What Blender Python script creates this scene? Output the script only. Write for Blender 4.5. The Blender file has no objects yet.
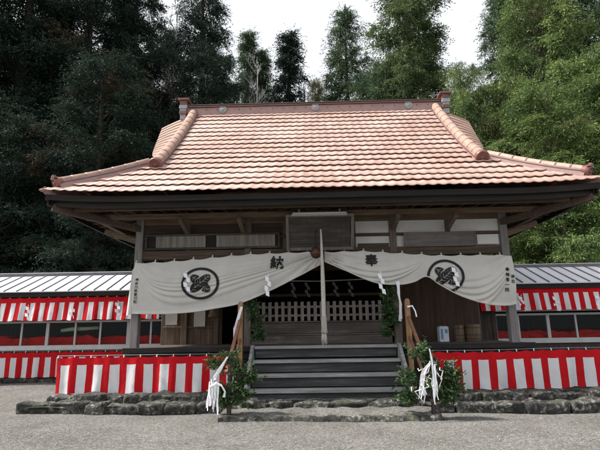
import bpy, math, random
import numpy as np
from mathutils import Vector, Matrix, Euler
random.seed(7)
R = math.radians
PI = math.pi
scene = bpy.context.scene
col = scene.collection

# ------------------------------------------------------------------ helpers
def tag(o, label=None, cat=None, group=None, kind=None):
    if label: o['label'] = label
    if cat: o['category'] = cat
    if group: o['group'] = group
    if kind: o['kind'] = kind
    return o

def empty(name, loc=(0, 0, 0), rz=0, label=None, cat=None, group=None):
    o = bpy.data.objects.new(name, None)
    o.empty_display_size = .2
    o.location = loc
    o.rotation_euler.z = rz
    col.objects.link(o)
    return tag(o, label, cat, group)

def link_mesh(name, me, parent=None):
    o = bpy.data.objects.new(name, me)
    col.objects.link(o)
    if parent is not None:
        o.parent = parent
    return o

class MB:
    """collects verts and faces for one mesh object"""
    def __init__(s):
        s.v = []; s.f = []; s.mi = []; s.sm = []
    def add(s, vs, fs, mi=0, smooth=False):
        n = len(s.v)
        s.v += [tuple(p) for p in vs]
        for f in fs:
            s.f.append(tuple(i + n for i in f)); s.mi.append(mi); s.sm.append(smooth)
        return s
    def box(s, x0, x1, y0, y1, z0, z1, mi=0, jit=0):
        vs = [(x, y, z) for z in (z0, z1) for y in (y0, y1) for x in (x0, x1)]
        if jit:
            vs = [tuple(c + random.uniform(-jit, jit) for c in p) for p in vs]
        return s.add(vs, [(0, 2, 3, 1), (4, 5, 7, 6), (0, 1, 5, 4), (2, 6, 7, 3), (0, 4, 6, 2), (1, 3, 7, 5)], mi)
    def bar(s, p, q, w, h, mi=0, up=(0, 0, 1)):
        p = Vector(p); q = Vector(q); d = (q - p).normalized()
        up = Vector(up)
        if abs(d.dot(up)) > .99: up = Vector((0, 1, 0))
        a = d.cross(up).normalized() * (w / 2); b = a.cross(d).normalized() * (h / 2)
        vs = []
        for c in (p, q):
            vs += [c - a - b, c + a - b, c + a + b, c - a + b]
        return s.add(vs, [(0, 1, 2, 3), (7, 6, 5, 4), (0, 4, 5, 1), (1, 5, 6, 2), (2, 6, 7, 3), (3, 7, 4, 0)], mi)
    def tube(s, pts, rads, n=8, mi=0, smooth=True, caps=True):
        pts = [Vector(p) for p in pts]
        if not hasattr(rads, '__len__'): rads = [rads] * len(pts)
        vs = []; prev = None
        for i, p in enumerate(pts):
            d = (pts[min(i + 1, len(pts) - 1)] - pts[max(i - 1, 0)])
            d = d.normalized() if d.length > 1e-9 else Vector((0, 0, 1))
            if prev is None:
                a = d.orthogonal().normalized()
            else:
                a = (prev - d * prev.dot(d))
                a = a.normalized() if a.length > 1e-6 else d.orthogonal().normalized()
            prev = a; b = d.cross(a)
            for k in range(n):
                t = 2 * PI * k / n
                vs.append(p + (a * math.cos(t) + b * math.sin(t)) * rads[i])
        fs = []
        for i in range(len(pts) - 1):
            for k in range(n):
                fs.append((i * n + k, i * n + (k + 1) % n, (i + 1) * n + (k + 1) % n, (i + 1) * n + k))
        s.add(vs, fs, mi, smooth)
        if caps:
            m = len(s.v) - len(vs)
            s.f.append(tuple(m + k for k in range(n))[::-1]); s.mi.append(mi); s.sm.append(False)
            e = m + (len(pts) - 1) * n
            s.f.append(tuple(e + k for k in range(n))); s.mi.append(mi); s.sm.append(False)
        return s
    def lathe(s, c, prof, n=20, mi=0, smooth=True):
        vs = []
        for r, z in prof:
            for k in range(n):
                t = 2 * PI * k / n
                vs.append((c[0] + r * math.cos(t), c[1] + r * math.sin(t), c[2] + z))
        fs = [(i * n + k, i * n + (k + 1) % n, (i + 1) * n + (k + 1) % n, (i + 1) * n + k)
              for i in range(len(prof) - 1) for k in range(n)]
        return s.add(vs, fs, mi, smooth)
    def grid(s, fn, nu, nv, mi=None, smooth=True):
        vs = [fn(i / nu, j / nv) for j in range(nv + 1) for i in range(nu + 1)]
        n = len(s.v); s.v += [tuple(p) for p in vs]
        for j in range(nv):
            for i in range(nu):
                a = j * (nu + 1) + i
                s.f.append((n + a, n + a + 1, n + a + nu + 2, n + a + nu + 1))
                s.mi.append(mi(i, j) if callable(mi) else (mi or 0)); s.sm.append(smooth)
        return s
    def build(s, name, mats, parent=None, bevel=0):
        me = bpy.data.meshes.new(name)
        me.from_pydata(s.v, [], s.f)
        if not isinstance(mats, (list, tuple)): mats = [mats]
        for m in mats: me.materials.append(m)
        me.polygons.foreach_set('material_index', s.mi)
        me.polygons.foreach_set('use_smooth', s.sm)
        me.update()
        o = link_mesh(name, me, parent)
        if bevel:
            b = o.modifiers.new('Bevel', 'BEVEL'); b.width = bevel; b.segments = 1; b.limit_method = 'ANGLE'
        return o

# ------------------------------------------------------------------ materials
def nt(name):
    m = bpy.data.materials.new(name); m.use_nodes = True
    n = m.node_tree; n.nodes.clear()
    out = n.nodes.new('ShaderNodeOutputMaterial')
    b = n.nodes.new('ShaderNodeBsdfPrincipled')
    n.links.new(b.outputs[0], out.inputs[0])
    return m, n, b, out

def noise(n, scale, detail=5, rough=.6, stretch=None, coord='Object', dist=0):
    tc = n.nodes.new('ShaderNodeTexCoord')
    src = tc.outputs[coord]
    if stretch:
        mp = n.nodes.new('ShaderNodeMapping'); mp.inputs['Scale'].default_value = stretch
        n.links.new(src, mp.inputs[0]); src = mp.outputs[0]
    t = n.nodes.new('ShaderNodeTexNoise')
    t.inputs['Scale'].default_value = scale; t.inputs['Detail'].default_value = detail
    t.inputs['Roughness'].default_value = rough; t.inputs['Distortion'].default_value = dist
    n.links.new(src, t.inputs['Vector'])
    return t

def ramp(n, src, stops):
    r = n.nodes.new('ShaderNodeValToRGB')
    e = r.color_ramp.elements
    while len(e) < len(stops): e.new(.5)
    for el, (p, c) in zip(e, stops):
        el.position = p; el.color = (*c, 1) if len(c) == 3 else c
    n.links.new(src, r.inputs[0])
    return r

def mix(n, fac, a, b, mode='MIX'):
    m = n.nodes.new('ShaderNodeMix'); m.data_type = 'RGBA'; m.blend_type = mode
    for sock, v in ((m.inputs[0], fac), (m.inputs[6], a), (m.inputs[7], b)):
        if hasattr(v, 'is_output') or isinstance(v, bpy.types.NodeSocket): n.links.new(v, sock)
        elif isinstance(v, (int, float)): sock.default_value = v
        else: sock.default_value = (*v, 1)
    return m.outputs[2]

def bump(n, b, h, strength=.4, dist=.01):
    bp = n.nodes.new('ShaderNodeBump'); bp.inputs['Strength'].default_value = strength
    bp.inputs['Distance'].default_value = dist
    n.links.new(h, bp.inputs['Height']); n.links.new(bp.outputs[0], b.inputs['Normal'])

def sc(c, k): return tuple(min(1, x * k) for x in c)

def wood(name, c1, c2, axis='x', rough=.75, grain=26, stain=.5):
    """weathered timber: grain stretched along axis, blotches of wear"""
    m, n, b, _ = nt(name)
    st = {'x': (.06, 1, 1), 'y': (1, .06, 1), 'z': (1, 1, .06)}[axis]
    g = noise(n, grain, 6, .7, st)
    r = ramp(n, g.outputs['Fac'], [(.3, sc(c1, .55)), (.5, c1), (.72, c2)])
    w = noise(n, 1.7, 6, .7, None)
    w2 = ramp(n, w.outputs['Fac'], [(.35, (0, 0, 0)), (.68, (1, 1, 1))])
    oi = n.nodes.new('ShaderNodeObjectInfo')
    c = mix(n, w2.outputs[0], r.outputs[0], sc(c1, .55))
    c = mix(n, stain, r.outputs[0], c)
    n.links.new(c, b.inputs['Base Color'])
    b.inputs['Roughness'].default_value = rough
    b.inputs['Specular IOR Level'].default_value = .25
    bump(n, b, g.outputs['Fac'], .5, .006)
    return m

def plain(name, c, rough=.6, var=.15, scale=3, metal=0, spec=.5, bumpy=0, bscale=60):
    m, n, b, _ = nt(name)
    t = noise(n, scale, 6, .65)
    r = ramp(n, t.outputs['Fac'], [(.3, sc(c, 1 - var)), (.7, sc(c, 1 + var))])
    n.links.new(r.outputs[0], b.inputs['Base Color'])
    b.inputs['Roughness'].default_value = rough; b.inputs['Metallic'].default_value = metal
    b.inputs['Specular IOR Level'].default_value = spec
    if bumpy:
        h = noise(n, bscale, 4); bump(n, b, h.outputs['Fac'], bumpy, .01)
    return m

M = {}
M['beam'] = wood('dark_beam_wood', (.085, .058, .042), (.165, .122, .09), 'x')
M['beamy'] = wood('dark_rafter_wood', (.075, .05, .036), (.14, .10, .072), 'y')
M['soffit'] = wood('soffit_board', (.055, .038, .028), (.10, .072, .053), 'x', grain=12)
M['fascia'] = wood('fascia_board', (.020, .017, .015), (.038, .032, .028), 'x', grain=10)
M['post'] = wood('post_wood', (.115, .095, .082), (.22, .19, .17), 'z')
M['postgrey'] = wood('grey_post_wood', (.20, .19, .185), (.33, .32, .31), 'z')
M['purlin'] = wood('purlin_wood', (.14, .10, .07), (.24, .18, .13), 'x')
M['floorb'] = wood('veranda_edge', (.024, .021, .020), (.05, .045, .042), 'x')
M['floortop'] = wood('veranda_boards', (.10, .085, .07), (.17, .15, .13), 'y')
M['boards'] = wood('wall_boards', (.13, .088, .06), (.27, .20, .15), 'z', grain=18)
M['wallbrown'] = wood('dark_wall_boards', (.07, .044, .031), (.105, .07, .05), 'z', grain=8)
M['lattice'] = wood('lattice_wood', (.30, .27, .25), (.46, .43, .40), 'z')
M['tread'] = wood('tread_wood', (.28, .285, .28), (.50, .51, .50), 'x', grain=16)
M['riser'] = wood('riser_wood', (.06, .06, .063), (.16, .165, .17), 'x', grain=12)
M['innerstep'] = wood('inner_step_wood', (.13, .112, .10), (.33, .30, .28), 'x', grain=9, stain=.8)
M['newel'] = wood('newel_wood', (.34, .20, .10), (.46, .29, .16), 'z', grain=14, rough=.6)
M['rail'] = wood('handrail_wood', (.22, .105, .065), (.32, .17, .11), 'y', grain=14)
M['plaq'] = wood('plaque_wood', (.15, .135, .12), (.24, .22, .20), 'z', grain=22)
M['plaqlight'] = wood('plaque_panel', (.20, .18, .155), (.36, .33, .295), 'z', grain=12, stain=.45)
M['plaqgrey'] = wood('grey_plaque_wood', (.15, .135, .13), (.25, .23, .225), 'x', grain=14, stain=.8)
M['plaqdark'] = wood('plaque_dark', (.06, .054, .050), (.15, .135, .128), 'x', grain=9, stain=.9)
M['plaster'] = plain('white_plaster', (.56, .565, .56), .85, .08, 4)
M['inner'] = plain('underfloor_dark', (.018, .015, .013), .9)  # near-black, carries the shade under the floor in its colour
M['bark'] = wood('bark', (.06, .048, .04), (.13, .105, .085), 'z', grain=9)
M['barkpale'] = wood('pale_bark', (.34, .33, .32), (.52, .51, .50), 'z', grain=9)
M['white'] = plain('white_paper', (.82, .83, .86), .8, .03, 8)
M['paperold'] = plain('old_paper', (.50, .47, .42), .8, .12, 5)
M['papershade'] = plain('shaded_paper', (.16, .15, .16), .9, .1)  # white paper with the doorway's shade put into its colour
M['ink'] = plain('black_ink', (.012, .012, .014), .8, .2)
M['metalroof'] = None
M['alu'] = plain('grey_aluminium', (.42, .43, .44), .45, .08, 6, metal=.3)
M['sill'] = plain('pale_sill', (.50, .50, .50), .6, .12, 3)
M['redcloth'] = plain('red_felt', (.62, .012, .014), .9, .3, 2.5)
M['brown_bell'] = plain('tarnished_bell', (.10, .042, .028), .45, .3, 9, metal=.5)
M['barrel'] = wood('barrel_wood', (.16, .115, .075), (.27, .20, .14), 'z', grain=16)
M['hoop'] = plain('barrel_hoop', (.07, .055, .035), .6, .2, 12)
M['can'] = plain('white_tin', (.55, .58, .62), .5, .12, 9)
M['blue'] = plain('blue_label', (.10, .22, .48), .5, .1)
M['lampw'] = plain('lamp_tube', (.55, .58, .57), .35, .05)
M['green_roll'] = plain('pale_green_cloth', (.50, .55, .38), .8, .1)

# roof tile: pinkish terracotta, glazed
def tile_mat():
    m, n, b, _ = nt('glazed_pink_tile')
    a = noise(n, .55, 5, .6)
    f = noise(n, 7, 4, .6)
    r = ramp(n, a.outputs['Fac'], [(.32, (.45, .28, .225)), (.5, (.49, .325, .27)), (.68, (.545, .40, .345))])
    r2 = ramp(n, f.outputs['Fac'], [(.3, (.80, .78, .76)), (.55, (1, 1, 1)), (.75, (1.0, .97, .95))])
    c = mix(n, 1.0, r.outputs[0], r2.outputs[0], 'MULTIPLY')
    v = n.nodes.new('ShaderNodeTexVoronoi'); v.inputs['Scale'].default_value = 1
    tc = n.nodes.new('ShaderNodeTexCoord'); mp = n.nodes.new('ShaderNodeMapping')
    mp.inputs['Scale'].default_value = (4.4, 2.6, 0)
    n.links.new(tc.outputs['Object'], mp.inputs[0]); n.links.new(mp.outputs[0], v.inputs['Vector'])
    hs = n.nodes.new('ShaderNodeHueSaturation')
    mr = n.nodes.new('ShaderNodeMapRange'); mr.inputs[3].default_value = .86; mr.inputs[4].default_value = 1.14
    sx = n.nodes.new('ShaderNodeSeparateColor'); n.links.new(v.outputs['Color'], sx.inputs[0])
    n.links.new(sx.outputs[0], mr.inputs[0]); n.links.new(mr.outputs[0], hs.inputs['Value'])
    n.links.new(c, hs.inputs['Color'])
    n.links.new(hs.outputs[0], b.inputs['Base Color'])
    b.inputs['Roughness'].default_value = .45
    b.inputs['Specular IOR Level'].default_value = .5
    bump(n, b, f.outputs['Fac'], .15, .01)
    return m
M['tile'] = tile_mat()
M['ridgetile'] = plain('ridge_tile', (.35, .225, .175), .5, .26, 3.5, spec=.5)
M['ridgeside'] = plain('ridge_course', (.31, .20, .185), .5, .18, 4)
M['ridgedark'] = plain('ridge_dark', (.10, .06, .055), .5, .3, 6)
M['onigawara'] = plain('fired_red_tile', (.17, .07, .058), .45, .4, 8)
M['greytile'] = plain('grey_stone_tile', (.28, .29, .29), .5, .2, 9)

def metal_roof():
    m, n, b, _ = nt('pale_sheet_roof')
    a = noise(n, 1.2, 6, .6, (2.2, .35, 1))
    r = ramp(n, a.outputs['Fac'], [(.3, (.54, .54, .58)), (.6, (.64, .64, .67)), (.68, (.62, .50, .44)), (.78, (.36, .17, .10))])
    n.links.new(r.outputs[0], b.inputs['Base Color'])
    b.inputs['Roughness'].default_value = .6
    return m
M['metalroof'] = metal_roof()
M['batten'] = plain('roof_batten', (.16, .16, .18), .5, .2)

def cloth(name, c, var=.07, transl=.25, grime=0):
    m, n, b, out = nt(name)
    t = noise(n, 2.2, 6, .65)
    r = ramp(n, t.outputs['Fac'], [(.3, sc(c, 1 - var)), (.7, sc(c, 1 + var))])
    n.links.new(r.outputs[0], b.inputs['Base Color'])
    b.inputs['Roughness'].default_value = .9; b.inputs['Specular IOR Level'].default_value = .15
    w = noise(n, 6, 6, .62, (1, 1, .45), dist=.6); bump(n, b, w.outputs['Fac'], .5, .03)
    tr = n.nodes.new('ShaderNodeBsdfTranslucent'); n.links.new(r.outputs[0], tr.inputs[0])
    mx = n.nodes.new('ShaderNodeMixShader'); mx.inputs[0].default_value = transl
    n.links.new(b.outputs[0], mx.inputs[1]); n.links.new(tr.outputs[0], mx.inputs[2])
    n.links.new(mx.outputs[0], out.inputs[0])
    return m
M['canvas'] = cloth('cream_canvas', (.62, .61, .575), .07, .12)
M['cwhite'] = cloth('white_stripe', (.74, .74, .76), .05, .2)
M['cred'] = cloth('red_stripe', (.56, .012, .018), .14, .2)

def stone_mat():
    m, n, b, _ = nt('mossy_stone')
    a = noise(n, 3.2, 8, .7); c = noise(n, 11, 6, .65)
    r = ramp(n, c.outputs['Fac'], [(.38, (.010, .010, .010)), (.54, (.058, .056, .05)), (.64, (.28, .275, .255))])
    r2 = ramp(n, a.outputs['Fac'], [(.50, (0, 0, 0)), (.64, (.85, .85, .85))])
    k = mix(n, r2.outputs[0], r.outputs[0], (.085, .092, .055))
    d = noise(n, 1.3, 6, .7); r3 = ramp(n, d.outputs['Fac'], [(.48, (0, 0, 0)), (.58, (.85, .85, .85))])
    k = mix(n, r3.outputs[0], k, (.018, .018, .016))
    n.links.new(k, b.inputs['Base Color']); b.inputs['Roughness'].default_value = .92
    bump(n, b, c.outputs['Fac'], .9, .03)
    return m
M['stone'] = stone_mat()

def ground_mat():
    m, n, b, _ = nt('fine_gravel')
    tc = n.nodes.new('ShaderNodeTexCoord')
    v = n.nodes.new('ShaderNodeTexVoronoi'); v.inputs['Scale'].default_value = 70
    n.links.new(tc.outputs['Object'], v.inputs['Vector'])
    sx = n.nodes.new('ShaderNodeSeparateColor'); n.links.new(v.outputs['Color'], sx.inputs[0])
    r = ramp(n, sx.outputs[0], [(0, (.13, .127, .12)), (.5, (.18, .177, .169)), (.85, (.24, .238, .23)), (1, (.38, .37, .36))])
    a = noise(n, .9, 7, .65); r2 = ramp(n, a.outputs['Fac'], [(.3, (.66, .64, .61)), (.5, (.88, .87, .85)), (.72, (1.08, 1.07, 1.05))])
    c = mix(n, 1.0, r.outputs[0], r2.outputs[0], 'MULTIPLY')
    f = noise(n, 14, 6, .75); r3 = ramp(n, f.outputs['Fac'], [(.38, (.62, .61, .59)), (.6, (1.05, 1.05, 1.05))])
    c = mix(n, 1.0, c, r3.outputs[0], 'MULTIPLY')
    n.links.new(c, b.inputs['Base Color']); b.inputs['Roughness'].default_value = .95
    b.inputs['Specular IOR Level'].default_value = .15
    bump(n, b, v.outputs['Distance'], .7, .012)
    return m
M['ground'] = ground_mat()
M['soil'] = plain('forest_floor', (.055, .045, .03), .95, .4, 2, bumpy=.5, bscale=8)

def leaf_mat(name, c1, c2, c3=None, rough=.7, tr=.22):
    """c1 deep, c2 light leaf colour; blotches of c3 (dead brown sprays)"""
    m, n, b, out = nt(name)
    at = n.nodes.new('ShaderNodeAttribute'); at.attribute_name = 'leaf'
    r = ramp(n, at.outputs['Fac'], [(0, c1), (.75, c2), (1, sc(c2, 1.35))])
    src = r.outputs[0]
    if c3:
        w = noise(n, .28, 4, .6); rr = ramp(n, w.outputs['Fac'], [(.57, (0, 0, 0)), (.66, (1, 1, 1))])
        src = mix(n, rr.outputs[0], src, c3)
    n.links.new(src, b.inputs['Base Color']); b.inputs['Roughness'].default_value = rough
    b.inputs['Specular IOR Level'].default_value = .18
    t = n.nodes.new('ShaderNodeBsdfTranslucent'); n.links.new(src, t.inputs[0])
    mx = n.nodes.new('ShaderNodeMixShader'); mx.inputs[0].default_value = tr
    n.links.new(b.outputs[0], mx.inputs[1]); n.links.new(t.outputs[0], mx.inputs[2])
    n.links.new(mx.outputs[0], out.inputs[0])
    return m
L = {}
L['deep'] = leaf_mat('shaded_cedar_leaf', (.014, .026, .019), (.034, .058, .040), None)  # dark conifer green, with the left bank's shade put into the colour
L['deepbrown'] = leaf_mat('shaded_cedar_browned', (.014, .026, .019), (.033, .056, .040), (.12, .075, .045))  # same shaded green, plus real dead brown sprays
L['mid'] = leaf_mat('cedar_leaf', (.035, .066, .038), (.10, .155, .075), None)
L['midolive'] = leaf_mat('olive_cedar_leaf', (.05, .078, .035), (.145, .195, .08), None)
L['bright'] = leaf_mat('sunny_hinoki_leaf', (.055, .10, .036), (.20, .275, .095), (.19, .15, .08))  # lighter green, with some of the sunlight put into the colour
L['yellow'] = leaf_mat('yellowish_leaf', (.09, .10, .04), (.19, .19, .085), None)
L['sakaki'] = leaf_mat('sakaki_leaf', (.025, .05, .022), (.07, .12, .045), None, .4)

# ------------------------------------------------------------------ world, sun, camera
SUN_EL, SUN_AZ = R(52), R(-3)           # sun high to the left of the hall
sdir = Vector((-math.cos(SUN_EL) * math.cos(SUN_AZ), math.cos(SUN_EL) * math.sin(SUN_AZ), math.sin(SUN_EL)))
w = bpy.data.worlds.new('World'); scene.world = w; w.use_nodes = True
n = w.node_tree; n.nodes.clear()
sky = n.nodes.new('ShaderNodeTexSky'); sky.sky_type = 'NISHITA'; sky.sun_disc = False
sky.sun_elevation = SUN_EL; sky.sun_rotation = math.atan2(sdir.x, sdir.y)
sky.air_density = 1.0; sky.dust_density = 6.0; sky.ozone_density = 1.0
hs = n.nodes.new('ShaderNodeHueSaturation'); hs.inputs['Saturation'].default_value = .22
hs.inputs['Value'].default_value = 1.0
bg = n.nodes.new('ShaderNodeBackground'); bg.inputs[1].default_value = .15
wo = n.nodes.new('ShaderNodeOutputWorld')
n.links.new(sky.outputs[0], hs.inputs['Color']); tcw = n.nodes.new('ShaderNodeTexCoord'); cn = n.nodes.new('ShaderNodeTexNoise'); cn.inputs['Scale'].default_value = 2.0; cn.inputs['Detail'].default_value = 5
n.links.new(tcw.outputs['Generated'], cn.inputs['Vector'])
cr_ = ramp(n, cn.outputs['Fac'], [(.3, (.62, .62, .62)), (.7, (.9, .9, .9))])
cm_ = mix(n, cr_.outputs[0], hs.outputs[0], (3.5, 3.6, 3.8))      # thin bright overcast
n.links.new(cm_, bg.inputs[0]); n.links.new(bg.outputs[0], wo.inputs[0])

sl = bpy.data.lights.new('sun', 'SUN'); sl.energy = 3.6; sl.angle = R(5); sl.color = (1, .955, .89)
so = bpy.data.objects.new('sun', sl); col.objects.link(so)
so.rotation_euler = sdir.to_track_quat('Z', 'Y').to_euler()

cam = bpy.data.cameras.new('camera'); co = bpy.data.objects.new('camera', cam); col.objects.link(co)
yaw, pit, rol = R(1.218), R(12.67), R(.88)
r0 = Vector((math.cos(yaw), math.sin(yaw), 0)); f0 = Vector((-math.sin(yaw), math.cos(yaw), 0)); z0 = Vector((0, 0, 1))
fw = f0 * math.cos(pit) + z0 * math.sin(pit); up = z0 * math.cos(pit) - f0 * math.sin(pit)
rt = r0 * math.cos(rol) - up * math.sin(rol); up2 = up * math.cos(rol) + r0 * math.sin(rol)
co.matrix_world = Matrix(((rt.x, up2.x, -fw.x, -.2333), (rt.y, up2.y, -fw.y, -11.5), (rt.z, up2.z, -fw.z, 1.6), (0, 0, 0, 1)))
cam.sensor_width = 36; cam.lens = 467.3 / 600 * 36; cam.clip_end = 800; cam.clip_start = .05
scene.camera = co
vs = scene.view_settings
scene.display_settings.display_device = 'sRGB'
vs.view_transform = 'Standard'; vs.look = 'None'; vs.gamma = 1; vs.exposure = 1.02; vs.use_curve_mapping = False
scene.cycles.max_bounces = 8
scene.cycles.transparent_max_bounces = 16

def lerp(a, b, t): return a + (b - a) * t
def pl(pts, x):
    """smooth piecewise interpolation through (x, z) points"""
    if x <= pts[0][0]: return pts[0][1]
    for i in range(len(pts) - 1):
        (a, za), (b, zb) = pts[i], pts[i + 1]
        if x <= b:
            t = (x - a) / (b - a)
            m0 = (zb - pts[i - 1][1]) / (b - pts[i - 1][0]) if i else (zb - za) / (b - a)
            m1 = (pts[i + 2][1] - za) / (pts[i + 2][0] - a) if i + 2 < len(pts) else (zb - za) / (b - a)
            h = b - a
            return ((2*t**3 - 3*t*t + 1) * za + (t**3 - 2*t*t + t) * h * m0 + (-2*t**3 + 3*t*t) * zb + (t**3 - t*t) * h * m1)
    return pts[-1][1]

# ------------------------------------------------------------------ ground
def gz(x, y):
    s = max(0, min(1, (y - .5) / 3.5)); s = s * s * (3 - 2 * s)
    z = .14 * s
    if y > 8: z += (y - 8) * .06
    return z + .012 * math.sin(x * 1.7 + y) + .01 * math.sin(y * 2.3 - x * .7)
mb = MB()
xs = [-400, -150, -60] + [-30 + i * .6 for i in range(101)] + [60, 150, 400]
ys = [-300, -80, -30] + [-14 + i * .6 for i in range(50)] + [24, 40, 80, 200, 400]
nx = len(xs)
vv = [(x, y, gz(x, min(y, 40))) for y in ys for x in xs]
ff = [(j * nx + i, j * nx + i + 1, (j + 1) * nx + i + 1, (j + 1) * nx + i) for j in range(len(ys) - 1) for i in range(nx - 1)]
mb.add(vv, ff, 0, True)
for k, f in enumerate(mb.f):
    if vv[f[0]][1] > 6.5: mb.mi[k] = 1
g = mb.build('ground', [M['ground'], M['soil']]); tag(g, kind='structure')

# loose pebbles
def pebbles():
    ico = [(0, 0, 1), (.89, 0, .45), (.28, .85, .45), (-.72, .53, .45), (-.72, -.53, .45), (.28, -.85, .45),
           (.72, .53, -.45), (-.28, .85, -.45), (-.89, 0, -.45), (-.28, -.85, -.45), (.72, -.53, -.45), (0, 0, -1)]
    tri = [(0,1,2),(0,2,3),(0,3,4),(0,4,5),(0,5,1),(1,6,2),(2,7,3),(3,8,4),(4,9,5),(5,10,1),(6,7,2),(7,8,3),(8,9,4),(9,10,5),(10,6,1)]
    rng = np.random.default_rng(3); N = 15000
    y = -2.2 - 6.6 * rng.random(N) ** 1.0; x = rng.uniform(-8, 8, N)
    half = (y + 11.5) * .68 + .5; x = x / 8 * half - .2
    s = rng.uniform(.004, .010, N) * (1 + (rng.random(N) > .985) * rng.uniform(.2, 1.6, N))
    base = np.array(ico)
    V = base[None] * s[:, None, None] * rng.uniform(.7, 1.3, (N, 1, 3)) * np.array([1, 1, .7])
    V = V * rng.uniform(.85, 1.15, (N, 12, 1))
    V[:, :, 0] += x[:, None]; V[:, :, 1] += y[:, None]; V[:, :, 2] += (s * .25)[:, None]
    gzv = np.array([gz(a, b) for a, b in zip(x, y)]); V[:, :, 2] += gzv[:, None]
    F = np.array(tri)[None] + 12 * np.arange(N)[:, None, None]
    me = bpy.data.meshes.new('gravel'); me.from_pydata(V.reshape(-1, 3).tolist(), [], F.reshape(-1, 3).tolist())
    at = me.attributes.new('leaf', 'FLOAT', 'POINT'); at.data.foreach_set('value', np.repeat(rng.random(N), 12).astype(np.float32))
    m, nn, b, _ = nt('pebble')
    a = nn.nodes.new('ShaderNodeAttribute'); a.attribute_name = 'leaf'
    r = ramp(nn, a.outputs['Fac'], [(0, (.14, .133, .12)), (.6, (.22, .212, .197)), (1, (.33, .32, .30))])
    nn.links.new(r.outputs[0], b.inputs['Base Color']); b.inputs['Roughness'].default_value = .9
    me.materials.append(m); me.update()
    o = link_mesh('gravel', me); tag(o, 'loose grey gravel scattered over the forecourt', 'gravel', kind='stuff')
pebbles()

# ------------------------------------------------------------------ stone base
from mathutils import noise as mnoise
def rock(mb, x0, x1, y0, y1, z0, z1, seed):
    cx, cy, cz = (x0 + x1) / 2, (y0 + y1) / 2, (z0 + z1) / 2
    hx, hy, hz = (x1 - x0) / 2, (y1 - y0) / 2, (z1 - z0) / 2
    sv = Vector((seed * 3.17, seed * 1.3, 0))
    def P(u, v):
        th = 2 * PI * u; fi = PI * (v - .5)
        c = lambda a, e: math.copysign(abs(math.cos(a)) ** e, math.cos(a))
        s_ = lambda a, e: math.copysign(abs(math.sin(a)) ** e, math.sin(a))
        X = c(fi, .25) * c(th, .22); Y = c(fi, .25) * s_(th, .22); Z = s_(fi, .32)
        q = Vector((X * hx, Y * hy, Z * hz))
        n1 = mnoise.noise(q * 3.2 + sv); n2 = mnoise.noise(q * 9 + sv); n3 = mnoise.noise(q * 24 + sv)
        k = .13 * n1 + .055 * n2 + .022 * n3
        d = q.normalized()
        ylean = -.05 * (1 - Z) * .5
        return (cx + q.x + d.x * k * .25, cy + q.y + d.y * k * 1.1 + ylean * 0, cz + q.z + d.z * k * .9 + .05 * mnoise.noise(Vector((q.x * 3, 0, seed))) * (Z > 0))
    mb.grid(P, 44, 18, 0, True)
def stones():
    root = empty('stone_wall', (0, -1.7, 0), label='two courses of dark mossy stones along the front of the shrine hall', cat='stone wall')
    rr = random.Random(5)
    yf = lambda x: -1.52 - .045 * (x + 6.3)
    def course(x, xe, z0, z1, dy, dep, k):
        while x < xe:
            w_ = rr.uniform(.38, .82)
            if abs(x) < 2: w_ = rr.uniform(.45, .75)
            m = MB(); y0 = yf(x) + dy + rr.uniform(-.03, .03)
            rock(m, x, x + w_ + .01, y0, y0 + dep, z0, z1 + rr.uniform(-.025, .03), k)
            o = m.build('stone', M['stone'], root); o.location = (0, 1.7, 0)
            x += w_; k += 1
        return k
    k = course(-6.32, 7.4, -.05, .19, 0, .5, 1)
    k = course(-5.95, -1.7, .12, .30, .42, .45, 100)
    course(1.9, 7.4, .13, .31, .36, .45, 200)
    m = MB(); m.grid(lambda u, v: (lerp(-6.1, 7.3, u), lerp(-1.55, 2.5, v) , .13 + .02 * math.sin(u * 60) * (1 - v)), 60, 4)
    m.box(-5.5, 7.2, -.9, 2.2, -.02, .28)
    o = m.build('fill', M['stone'], root); o.location = (0, 1.7, 0)
stones()
mb = MB()
def slab(u, v):
    x = lerp(-1.95, 2.05, u)
    prof = [(-2.62, -.03), (-2.6, .07), (-2.55, .095), (-2.3, .115), (-1.9, .13)]
    y, z = prof[min(4, int(v * 4 + .01))]
    return (x, y + .02 * math.sin(9 * x) + .015 * math.sin(23 * x), z + (.012 * math.sin(13 * x + y * 5) if v > 0 else 0))
mb.grid(slab, 60, 4, lambda i, j: 1 if j >= 2 else 0, True)
sb = mb.build('stone_step', [M['stone'], M['ground']]); tag(sb, 'low wide stone step topped with gravel below the wooden stairs', 'step')

# ------------------------------------------------------------------ the hall
hall = empty('shrine_hall', (0, 0, 0), label='wooden shrine hall with pink tiled hip and gable roof and open porch', cat='shrine hall')
def part(mb, name, mat, parent=hall, bevel=0): return mb.build(name, mat, parent, bevel)

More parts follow.
